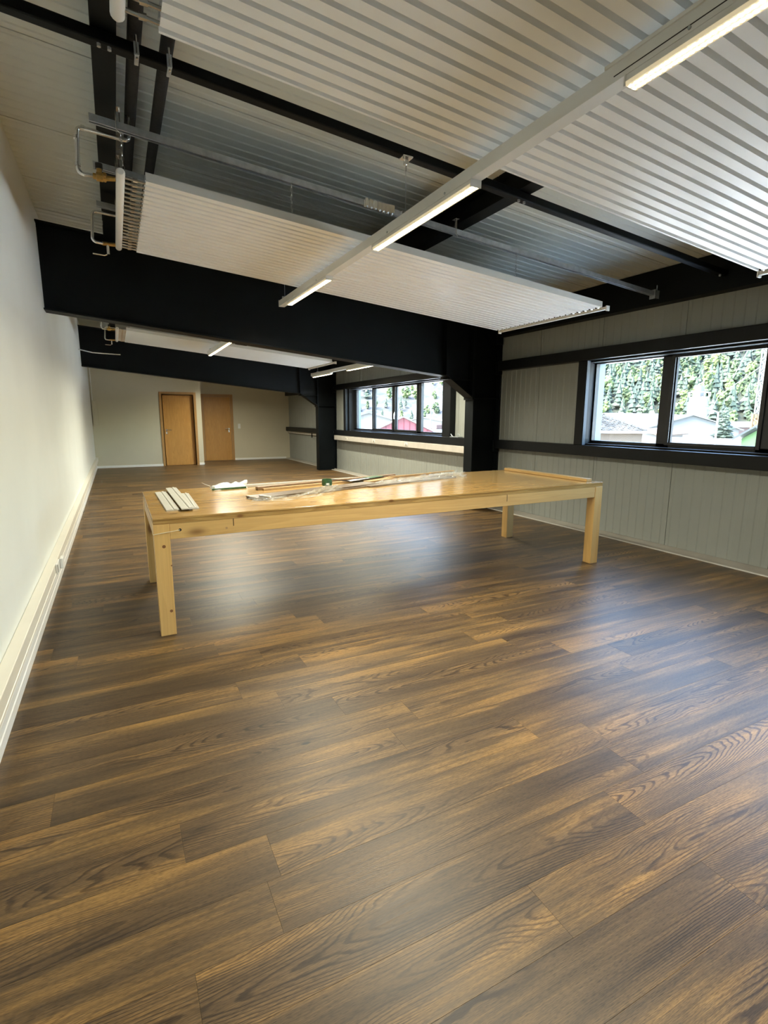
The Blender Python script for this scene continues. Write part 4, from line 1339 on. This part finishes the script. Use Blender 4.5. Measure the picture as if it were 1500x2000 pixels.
GZ = -4.5
MB().box(-40, 170, -120, 420, GZ - 0.3, GZ).build('ground', 'yard', kind='structure')
def hill_h(r, az):
    s = 0.46 if az > 42 else 0.30
    start = 250 - (0 if az > 42 else 0)
    if az <= 42:
        start = 300
        s = 0.42
    b = min(1.0, max(0.0, (42 - az) / 6 + 0.5))
    st_ = 240 * (1 - b) + 300 * b
    sl = 0.46 * (1 - b) + 0.50 * b
    z = GZ + max(0.0, r - st_) * sl
    z += 9 * mnoise.noise(Vector((r * 0.02, az * 0.25, 0.3))) * min(1, max(0, (r - st_) / 60))
    return z
vs, fs = [], []
azs = [i * 1.0 for i in range(-20, 131)]
rs = [160, 200, 230, 245, 260, 280, 300, 330, 360, 400, 450, 520, 600, 700]
for a in azs:
    for r in rs:
        vs.append((r * math.sin(math.radians(a)), r * math.cos(math.radians(a)), hill_h(r, a) + 0.02))
for i in range(len(azs) - 1):
    for j in range(len(rs) - 1):
        p_ = i * len(rs) + j
        fs.append((p_, p_ + 1, p_ + len(rs) + 1, p_ + len(rs)))
hl = MB().add(vs, fs).build('wooded_hill', 'hill', smooth=True)
tag(hl, 'steep green and rocky hillside rising beyond the yard outside the windows', 'hill')
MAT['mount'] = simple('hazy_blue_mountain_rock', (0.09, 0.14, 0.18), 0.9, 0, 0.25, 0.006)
vs, fs = [], []
for i in range(61):
    a = -20 + i * 2.2
    for j, (r, z) in enumerate(((900, -20), (1100, 120), (1300, 230), (1500, 330), (1700, 420))):
        zz = z * (1 + 0.35 * mnoise.noise(Vector((a * 0.12, j * 0.7, 4))))
        vs.append((r * math.sin(math.radians(a)), r * math.cos(math.radians(a)), zz))
for i in range(60):
    for j in range(4):
        p_ = i * 5 + j
        fs.append((p_, p_ + 1, p_ + 6, p_ + 5))
tag(MB().add(vs, fs).build('mountain', 'mount', smooth=True), 'hazy blue mountain far behind the hillside', 'mountain')

def tree_mesh(seed, conifer, sub=2):
    rnd = random.Random(seed)
    bm = bmesh.new()
    if conifer:
        H = 1.0
        for k in range(5):
            z = 0.16 + 0.17 * k
            r = 0.26 * (1 - k / 5.6)
            n = 9
            ring = []
            for i in range(n):
                a = 2 * PI * i / n + k
                rr = r * (1 + rnd.uniform(-0.25, 0.3)) * (1.15 if i % 2 else 0.8)
                ring.append(bm.verts.new((rr * math.cos(a), rr * math.sin(a), z + rnd.uniform(-0.03, 0.02))))
            tip = bm.verts.new((rnd.uniform(-.01, .01), rnd.uniform(-.01, .01), z + 0.30))
            cen = bm.verts.new((0, 0, z + 0.03))
            for i in range(n):
                bm.faces.new((ring[i], ring[(i + 1) % n], tip))
                bm.faces.new((ring[(i + 1) % n], ring[i], cen))
    else:
        for k in range(9):
            zc_ = 0.28 + 0.07 * k
            sp_r = 0.20 * (1 - 0.6 * (k / 9))
            c = Vector((rnd.uniform(-sp_r, sp_r), rnd.uniform(-sp_r, sp_r), zc_))
            r = rnd.uniform(.11, .18) * (1 - 0.35 * k / 9)
            res = bmesh.ops.create_icosphere(bm, subdivisions=sub - 0, radius=r, matrix=Matrix.Translation(c))
            for v in res['verts']:
                nn = mnoise.noise(v.co * 16 + Vector((seed, 0, 0)))
                v.co = c + (v.co - c) * (1 + 0.95 * nn)
    # trunk
    ts = []
    for zz in (0, 0.4):
        for i in range(5):
            a = 2 * PI * i / 5
            ts.append(bm.verts.new((0.02 * math.cos(a), 0.02 * math.sin(a), zz)))
    for i in range(5):
        bm.faces.new((ts[i], ts[(i + 1) % 5], ts[5 + (i + 1) % 5], ts[5 + i]))
    me = bpy.data.meshes.new('hill_tree')
    bm.to_mesh(me)
    bm.free()
    me.materials.append(MAT['leaf_dark' if conifer else 'leaf'])
    return me
variants = [tree_mesh(i, i % 2 == 0) for i in range(9)]
rnd = random.Random(5)
spots = []
for row in range(14):
    r = 246 + row * 6.5
    step = 0.95
    a = 46.5 + rnd.uniform(0, step)
    while a < 63.8:
        spots.append((r + rnd.uniform(-2, 2), a + rnd.uniform(-0.25, 0.25), rnd.uniform(7.5, 11.5)))
        a += step
spots = spots[:236]
for row in range(6):
    r = 306 + row * 14
    a = 23.0 + rnd.uniform(0, 1.0)
    while a < 34.0:
        if rnd.random() < 0.85:
            spots.append((r + rnd.uniform(-5, 5), a + rnd.uniform(-0.3, 0.3), rnd.uniform(4.5, 9)))
        a += 1.05
spots = spots[:296]
for i, (r, a, h) in enumerate(spots):
    me = variants[rnd.randrange(9)]
    o = bpy.data.objects.new('hill_tree', me)
    COL.objects.link(o)
    o.location = (r * math.sin(math.radians(a)), r * math.cos(math.radians(a)), hill_h(r, a) - 0.4)
    wd_ = h * rnd.uniform(0.75, 1.15)
    o.scale = (wd_, wd_, h)
    o.rotation_euler = (0, 0, rnd.uniform(0, 6.28))
    if a > 42:
        tag(o, 'green tree in the dense forest on the hillside seen through the near window', 'tree', 'forest trees seen through the near window')
    else:
        tag(o, 'green tree on the pale rocky slope seen through the far window', 'tree', 'trees on the rocky slope seen through the far window')
# the rest of the forest, one joined object
fv, ff = [], []
base_meshes = []
for me in variants[:5]:
    if len(me.vertices) < 4000:
        base_meshes.append(([v.co.copy() for v in me.vertices], [tuple(p.vertices) for p in me.polygons]))
for row in range(16):
    r = 250 + row * 11
    a = 36.0 if row % 2 else 36.6
    while a < 78:
        inside = 46.3 < a < 64 and r < 246 + 13 * 6.5
        if not inside and rnd.random() < 0.8:
            vsx, fsx = base_meshes[rnd.choice((0, 2, 4, 0, 1))]
            h = rnd.uniform(8, 12)
            wd_ = h * rnd.uniform(0.8, 1.2)
            X, Y = r * math.sin(math.radians(a)), r * math.cos(math.radians(a))
            Z = hill_h(r, a) - 0.4
            o_ = len(fv)
            fv += [(X + v.x * wd_, Y + v.y * wd_, Z + v.z * h) for v in vsx]
            ff += [tuple(o_ + q for q in f) for f in fsx]
        a += 1.1
me = bpy.data.meshes.new('forest')
me.from_pydata(fv, [], ff)
me.materials.append(MAT['leaf'])
o = bpy.data.objects.new('forest', me)
COL.objects.link(o)
tag(o, 'further forest covering the hillside around and above the nearer trees', 'forest')
o['kind'] = 'stuff'

def pol(az, r):
    return r * math.sin(math.radians(az)), r * math.cos(math.radians(az))
def gable(name, cx, cyv, L, Wd, eave, ridge, rot, wallm, roofm, lab, over=0.4, ribs=0, wall_z0=GZ):
    t = thing(name, (cx, cyv, wall_z0), lab, 'building')
    ca, sa = math.cos(rot), math.sin(rot)
    def P(u, v, z):
        return (cx + ca * u - sa * v, cyv + sa * u + ca * v, z)
    l, w_ = L / 2, Wd / 2
    MB().add([P(-l, -w_, wall_z0), P(l, -w_, wall_z0), P(l, w_, wall_z0), P(-l, w_, wall_z0), P(-l, -w_, eave), P(l, -w_, eave), P(l, w_, eave), P(-l, w_, eave), P(-l, 0, ridge), P(l, 0, ridge)],
             [(0, 1, 5, 4), (2, 3, 7, 6), (1, 2, 6, 9, 5), (3, 0, 4, 8, 7)]).build('wall', wallm, t)
    k = (ridge - eave) / w_
    e2 = eave - over * k
    for s in (-1, 1):
        a = [P(-l - over, s * (w_ + over), e2 + 0.03), P(l + over, s * (w_ + over), e2 + 0.03), P(l + over, 0, ridge + 0.03), P(-l - over, 0, ridge + 0.03)]
        b = [(q[0], q[1], q[2] + 0.12) for q in a]
        MB().hexa(a + b).build('roof', roofm, t)
    return t, P
def tile_mat():
    m, nt, p, out = new_mat('grey_roof_tiles')
    tc = nd(nt, 'ShaderNodeTexCoord').outputs['Object']
    n = noise_n(nt, tc, 1.6, 4, 0.7)
    nt.links.new(ramp(nt, n, [(0.40, (0.03, 0.03, 0.033)), (0.5, (0.10, 0.10, 0.10)), (0.62, (0.20, 0.19, 0.19))]), p.inputs['Base Color'])
    p.inputs['Roughness'].default_value = 0.8
    return m
MAT['tiles'] = tile_mat()
MAT['tan'] = simple('tan_render', (0.20, 0.15, 0.11), 0.8, 0, 0.08, 0.5)
MAT['shed_roof'] = simple('pale_blue_grey_roof', (0.17, 0.20, 0.215), 0.6, 0, 0.05, 0.2)
MAT['shed_wall'] = simple('light_grey_cladding', (0.17, 0.19, 0.20), 0.6, 0, 0.04, 0.2)
MAT['white_wall'] = simple('white_yard_wall', (0.30, 0.30, 0.29), 0.7, 0, 0.03, 0.5)
MAT['orange_roof'] = simple('orange_tile_roof', (0.26, 0.13, 0.06), 0.7, 0, 0.1, 1)
MAT['red_clad'] = simple('crimson_cladding', (0.20, 0.016, 0.034), 0.55, 0, 0.06, 0.6)
MAT['yellow'] = simple('yellow_orange_paint', (0.30, 0.14, 0.012), 0.5, 0, 0.1, 2)
MAT['green_paint'] = simple('bright_green_paint', (0.05, 0.19, 0.04), 0.6, 0, 0.05, 1)
MAT['dark_roof'] = simple('slate_blue_sheet_roof', (0.05, 0.07, 0.08), 0.5, 0, 0.1, 1)
MAT['brown_clad'] = simple('brown_red_cladding', (0.09, 0.04, 0.035), 0.7, 0, 0.1, 1)
MAT['bulk_white'] = simple('white_silo_paint', (0.32, 0.32, 0.31), 0.5, 0, 0.03, 0.5)

def dim(names, k):
    for nme in names:
        for n_ in MAT[nme].node_tree.nodes:
            if n_.type == 'VALTORGB':
                for e in n_.color_ramp.elements:
                    if max(e.color[:3]) > 0 and not (min(e.color[:3]) > 0.99):
                        e.color = (e.color[0] * k, e.color[1] * k, e.color[2] * k, 1)
dim(['tiles', 'tan', 'shed_roof', 'shed_wall', 'white_wall', 'orange_roof', 'yellow', 'green_paint', 'dark_roof', 'bulk_white', 'mount'], 0.20)
dim(['leaf', 'leaf_dark', 'red_clad', 'brown_clad'], 0.34)
dim(['hill'], 0.12)
# tile roofed house close by on the left of the near window view
hx, hy = pol(48.6, 40)
t = thing('tiled_house', (hx, hy, GZ), 'house with grey hipped tile roof and tan wall, left in the near window', 'house')
ang = math.radians(-40)
ca, sa = math.cos(ang), math.sin(ang)
def HP(u, v, z):
    return (hx + ca * u - sa * v, hy + sa * u + ca * v, z)
EZ, RZ_ = 0.45, 2.75
u0, u1, v0, v1 = -9.0, 3.1, 0.0, 9.0
MB().hexa([HP(u0, v0, GZ), HP(u1, v0, GZ), HP(u1, v1, GZ), HP(u0, v1, GZ), HP(u0, v0, EZ), HP(u1, v0, EZ), HP(u1, v1, EZ), HP(u0, v1, EZ)]).build('wall', 'tan', t)
ov = 0.5
c0, c1, c2, c3 = HP(u0 - ov, v0 - ov, EZ), HP(u1 + ov, v0 - ov, EZ), HP(u1 + ov, v1 + ov, EZ), HP(u0 - ov, v1 + ov, EZ)
r0, r1 = HP(u0 + 2.5, 4.5, RZ_), HP(-1.9, 4.5, RZ_)
MB().add([c0, c1, c2, c3, r0, r1], [(0, 1, 5, 4), (1, 2, 5), (2, 3, 4, 5), (3, 0, 4), (0, 3, 2, 1)]).build('roof', 'tiles', t)
# raised tile courses on the near slope: tiles as small lumps
tv, tf = [], []
nrow = 26
A, B, Cc, Dd = Vector(c0), Vector(c1), Vector(r1), Vector(r0)
for i in range(nrow):
    s0, s1 = i / nrow, (i + 1.15) / nrow
    s1 = min(1, s1)
    La, Lb = A.lerp(Dd, s0), B.lerp(Cc, s0)
    Ua, Ub = A.lerp(Dd, s1), B.lerp(Cc, s1)
    ncol = max(2, int((Lb - La).length / 0.32))
    for j in range(ncol):
        f0, f1 = j / ncol, (j + 0.8) / ncol
        lift = 0.05 + 0.05 * rnd.random()
        q = [La.lerp(Lb, f0), La.lerp(Lb, f1), Ua.lerp(Ub, f1), Ua.lerp(Ub, f0)]
        o_ = len(tv)
        tv += [tuple(q[0] + Vector((0, 0, lift))), tuple(q[1] + Vector((0, 0, lift))), tuple(q[2] + Vector((0, 0, 0.02))), tuple(q[3] + Vector((0, 0, 0.02))), tuple(q[0]), tuple(q[1])]
        tf += [(o_, o_ + 1, o_ + 2, o_ + 3), (o_, o_ + 4, o_ + 5, o_ + 1)]
MB().add(tv, tf).build('roof_tiles', 'tiles', t, kind='stuff')
MB().bar(c0, c1, 0.12, 0.14).build('gutter', 'galv', t)

wx, wy = pol(52.6, 95)
gable('warehouse', wx, wy, 22, 10, 0.3, 2.0, math.radians(12), 'shed_wall', 'shed_roof', 'pale blue grey warehouse behind the tiled house, in the near window')
wx, wy = pol(55.6, 80)
gable('warehouse', wx, wy, 15, 10, 0.1, 1.7, math.radians(48), 'shed_wall', 'shed_roof', 'light grey low gabled warehouse below the white silo')
wx, wy = pol(53.6, 60)
gable('orange_roofed_shed', wx, wy, 8, 4, -0.20, 0.25, math.radians(20), 'white_wall', 'orange_roof', 'low white shed with orange roof in front of the warehouses')
# white yard wall
yw = MB()
p0, p1 = pol(54.3, 55), pol(64.5, 52)
yw.bar((p0[0], p0[1], (GZ - 0.28) / 2), (p1[0], p1[1], (GZ - 0.28) / 2), 0.3, -GZ - 0.28)
tag(yw.build('yard_wall', 'white_wall'), 'long white wall in front of the buildings at the bottom of the near window', 'wall')

# silo
sx_, sy_ = pol(57.35, 130)
si = thing('silo', (sx_, sy_, GZ), 'white cylindrical silo tower with steel platform above the grey warehouse', 'silo')
MB().tube([(sx_, sy_, GZ), (sx_, sy_, 3.0), (sx_, sy_, 5.4), (sx_, sy_, 5.8)], [1.95, 1.95, 1.75, 1.9], 20).build('silo_body', 'bulk_white', si)
MB().box(sx_ - 0.6, sx_ + 0.6, sy_ - 0.6, sy_ + 0.6, 5.8, 8.0).build('head_house', 'bulk_white', si)
pf = MB()
for i in range(12):
    a = 2 * PI * i / 12
    pf.bar((sx_ + 2 * math.cos(a), sy_ + 2 * math.sin(a), 5.8), (sx_ + 2 * math.cos(a), sy_ + 2 * math.sin(a), 6.7), 0.07, 0.07, (1, 0, 0))
pf.tube([(sx_ + 2 * math.cos(2 * PI * i / 16), sy_ + 2 * math.sin(2 * PI * i / 16), 6.7) for i in range(16)], 0.05, 5, closed=True)
pf.build('railing', 'galv', si)
fr_ = MB()
for dx in (-1.5, -0.9):
    fr_.bar((sx_ + dx, sy_ - 0.5, 5.8), (sx_ + dx, sy_ - 0.5, 8.2), 0.12, 0.12, (1, 0, 0))
fr_.bar((sx_ - 1.5, sy_ - 0.5, 8.2), (sx_ + 0.2, sy_ - 0.5, 8.8), 0.12, 0.12)
fr_.bar((sx_ + 0.3, sy_ - 0.5, 8.0), (sx_ + 0.3, sy_ - 0.5, 9.3), 0.12, 0.12, (1, 0, 0))
fr_.build('steel_gantry', 'galv', si)
for zz in (0.5, 2.2, 4.0):
    MB().bar((sx_ - 1.35, sy_ - 1.5, zz), (sx_ - 0.1, sy_ - 2.0, zz), 0.12, 0.12).build('ladder_rest', 'galv', si)
MB().bar((sx_ - 1.35, sy_ - 1.55, GZ), (sx_ - 1.35, sy_ - 1.55, 5.8), 0.18, 0.1, (1, 0, 0)).build('ladder', 'galv', si)

# street lamp
lx_, ly_ = pol(59.0, 50)
sl = thing('street_lamp', (lx_, ly_, GZ), 'tall thin street lamp with arm to the left in front of the conifer', 'street lamp')
MB().tube([(lx_, ly_, GZ), (lx_, ly_, 1.9)], [0.10, 0.06], 8).build('lamp_post', 'galv', sl, smooth=True)
MB().tube([(lx_, ly_, 1.85), (lx_ - 0.5, ly_ + 0.7, 2.25), (lx_ - 1.0, ly_ + 1.35, 2.4)], 0.045, 6).build('lamp_arm', 'galv', sl, smooth=True)
MB().bar((lx_ - 0.95, ly_ + 1.3, 2.4), (lx_ - 1.3, ly_ + 1.75, 2.42), 0.2, 0.1).build('lamp_head', 'bulk_white', sl, bev=0.02)
# conifer by the lamp, built of drooping branch tiers
cx_, cy_ = pol(59.6, 62)
ct = thing('conifer', (cx_, cy_, GZ), 'single bushy conifer standing behind the street lamp', 'tree')
vs, fs = [], []
rr_ = random.Random(11)
for k in range(26):
    z = GZ + 0.9 + k * 0.235
    R_ = 2.25 * (1 - k / 27.5)
    nb = 11
    for i in range(nb):
        a = 2 * PI * (i + rr_.random() * 0.7) / nb + k * 1.3
        L = R_ * rr_.uniform(0.7, 1.15)
        c, s = math.cos(a), math.sin(a)
        o_ = len(vs)
        w2 = 0.22 * L + 0.1
        zt2 = z + 0.22
        vs += [(cx_, cy_, zt2), (cx_ + c * L * 0.55 - s * w2, cy_ + s * L * 0.55 + c * w2, z - 0.02), (cx_ + c * L, cy_ + s * L, z + rr_.uniform(-0.25, 0.15)),
               (cx_ + c * L * 0.55 + s * w2, cy_ + s * L * 0.55 - c * w2, z - 0.02), (cx_ + c * L * 0.5, cy_ + s * L * 0.5, z + 0.16), (cx_ + c * L * 0.5, cy_ + s * L * 0.5, z - 0.18)]
        fs += [(o_, o_ + 1, o_ + 4), (o_ + 1, o_ + 2, o_ + 4), (o_ + 2, o_ + 3, o_ + 4), (o_ + 3, o_, o_ + 4), (o_, o_ + 1, o_ + 5), (o_ + 1, o_ + 2, o_ + 5), (o_ + 2, o_ + 3, o_ + 5), (o_ + 3, o_, o_ + 5)]
MB().add(vs, fs).build('foliage', 'leaf_dark', ct, kind='stuff')
MB().tube([(cx_, cy_, GZ), (cx_, cy_, 1.2)], [0.16, 0.03], 8).build('trunk', 'card', ct)

# lattice mast with yellow foot
mx_, my_ = pol(62.0, 75)
ms = thing('crane_mast', (mx_, my_, GZ), 'white lattice crane mast with yellow foot at the right edge of the near window', 'crane')
for nm, mt, za, zb, wv in (('mast_foot', 'yellow', GZ, 1.9, 0.75), ('mast_lattice', 'bulk_white', 1.9, 12.5, 0.55)):
    m = MB()
    for sx2 in (-1, 1):
        for sy2 in (-1, 1):
            m.bar((mx_ + sx2 * wv / 2, my_ + sy2 * wv / 2, za), (mx_ + sx2 * wv / 2, my_ + sy2 * wv / 2, zb), 0.22 if nm == 'mast_foot' else 0.12, 0.22 if nm == 'mast_foot' else 0.12, (1, 0, 0))
    z = za
    k = 0
    while z < zb - 0.5:
        s_ = 1 if k % 2 else -1
        for sy2 in (-1, 1):
            m.bar((mx_ - s_ * wv / 2, my_ + sy2 * wv / 2, z), (mx_ + s_ * wv / 2, my_ + sy2 * wv / 2, z + 0.6), 0.08, 0.08)
            m.bar((mx_ + sy2 * wv / 2, my_ - s_ * wv / 2, z), (mx_ + sy2 * wv / 2, my_ + s_ * wv / 2, z + 0.6), 0.08, 0.08)
        z += 0.6
        k += 1
    m.build(nm, mt, ms)
cbm = MB()
cbm.tube([(mx_, my_, 7.5), (mx_ - 2.3, my_ + 3.4, 4.0), (mx_ - 3.2, my_ + 4.6, -0.5)], 0.04, 5)
cbm.tube([(mx_, my_, 11.5), (mx_ - 1.0, my_ + 1.5, 9.0), (mx_ - 1.6, my_ + 2.4, 6.0)], 0.04, 5)
cbm.build('guy_cable', 'bulk_white', ms)
# green hut
gx, gy = pol(64.6, 38)
gt, GP = gable('green_hut', gx, gy, 3.6, 3.2, 0.22, 0.88, math.radians(-28), 'green_paint', 'dark_roof', 'small bright green hut with ribbed grey roof at the lower right of the near window', 0.35)
for i in range(8):
    u = -2.0 + i * 0.56
    m = MB()
    m.bar(GP(u, -1.95, 0.08 + 0.12), GP(u, 0, 0.88 + 0.2), 0.08, 0.1)
    m.build('roof_rib', 'dark_roof', gt)
MB().bar(GP(-0.3, -1.62, 0.10), GP(1.0, -1.62, 0.10), 0.04, 0.35).build('window', 'frame', gt)
# brown shed behind
bx, by = pol(61.0, 100)
gable('brown_shed', bx, by, 12, 6, 0.15, 0.75, math.radians(-30), 'brown_clad', 'bulk_white', 'long brown red shed with white roof in front of the forest', 0.5)

# far window: crimson gabled hall, white halls, poles
rx, ry = pol(28.8, 70)
rt, RP_ = gable('crimson_hall', rx, ry, 10, 11.0, -1.2, 1.35, math.radians(63), 'red_clad', 'white_wall', 'crimson gabled hall with white roof edge outside the far window', 0.35)
for i in range(15):
    v = -5.1 + i * 0.72
    zt3 = 1.25 - abs(v) * 2.55 / 5.5
    MB().bar(RP_(-5.04, v, GZ), RP_(-5.04, v, zt3), 0.06, 0.05, (1, 0, 0)).build('cladding_rib', 'red_clad', rt)
wx, wy = pol(25.6, 120)
gable('white_hall', wx, wy, 16, 9, 0.9, 2.2, math.radians(60), 'white_wall', 'shed_roof', 'large white hall left behind the crimson hall in the far window', 0.5)
wx, wy = pol(31.6, 115)
gable('white_hall', wx, wy, 12, 8, 0.5, 1.3, math.radians(50), 'white_wall', 'white_wall', 'low white hall at the right behind the crimson hall in the far window', 0.5)
px_, py_ = pol(31.9, 80)
fp = MB().tube([(px_, py_, GZ), (px_, py_, 7.5)], [0.14, 0.08], 8)
tag(fp.build('flag_pole', 'bulk_white', smooth=True), 'tall white pole seen through the right pane of the far window', 'pole')
vx, vy = pol(32.9, 88)
bv = thing('parked_excavator', (vx, vy, GZ), 'small brown and grey machine parked outside the right pane of the far window', 'machine')
MB().box(vx - 1.3, vx + 1.3, vy - 0.9, vy + 0.9, -0.55, 0.25).build('machine_body', 'brown_clad', bv, bev=0.1)
MB().box(vx - 1.8, vx + 1.8, vy - 1.1, vy + 1.1, -1.3, -0.55).build('chassis', 'galv', bv, bev=0.1)
MB().box(vx - 1.8, vx + 1.8, vy - 1.1, vy + 1.1, GZ, -1.3).build('plinth', 'yard', bv)
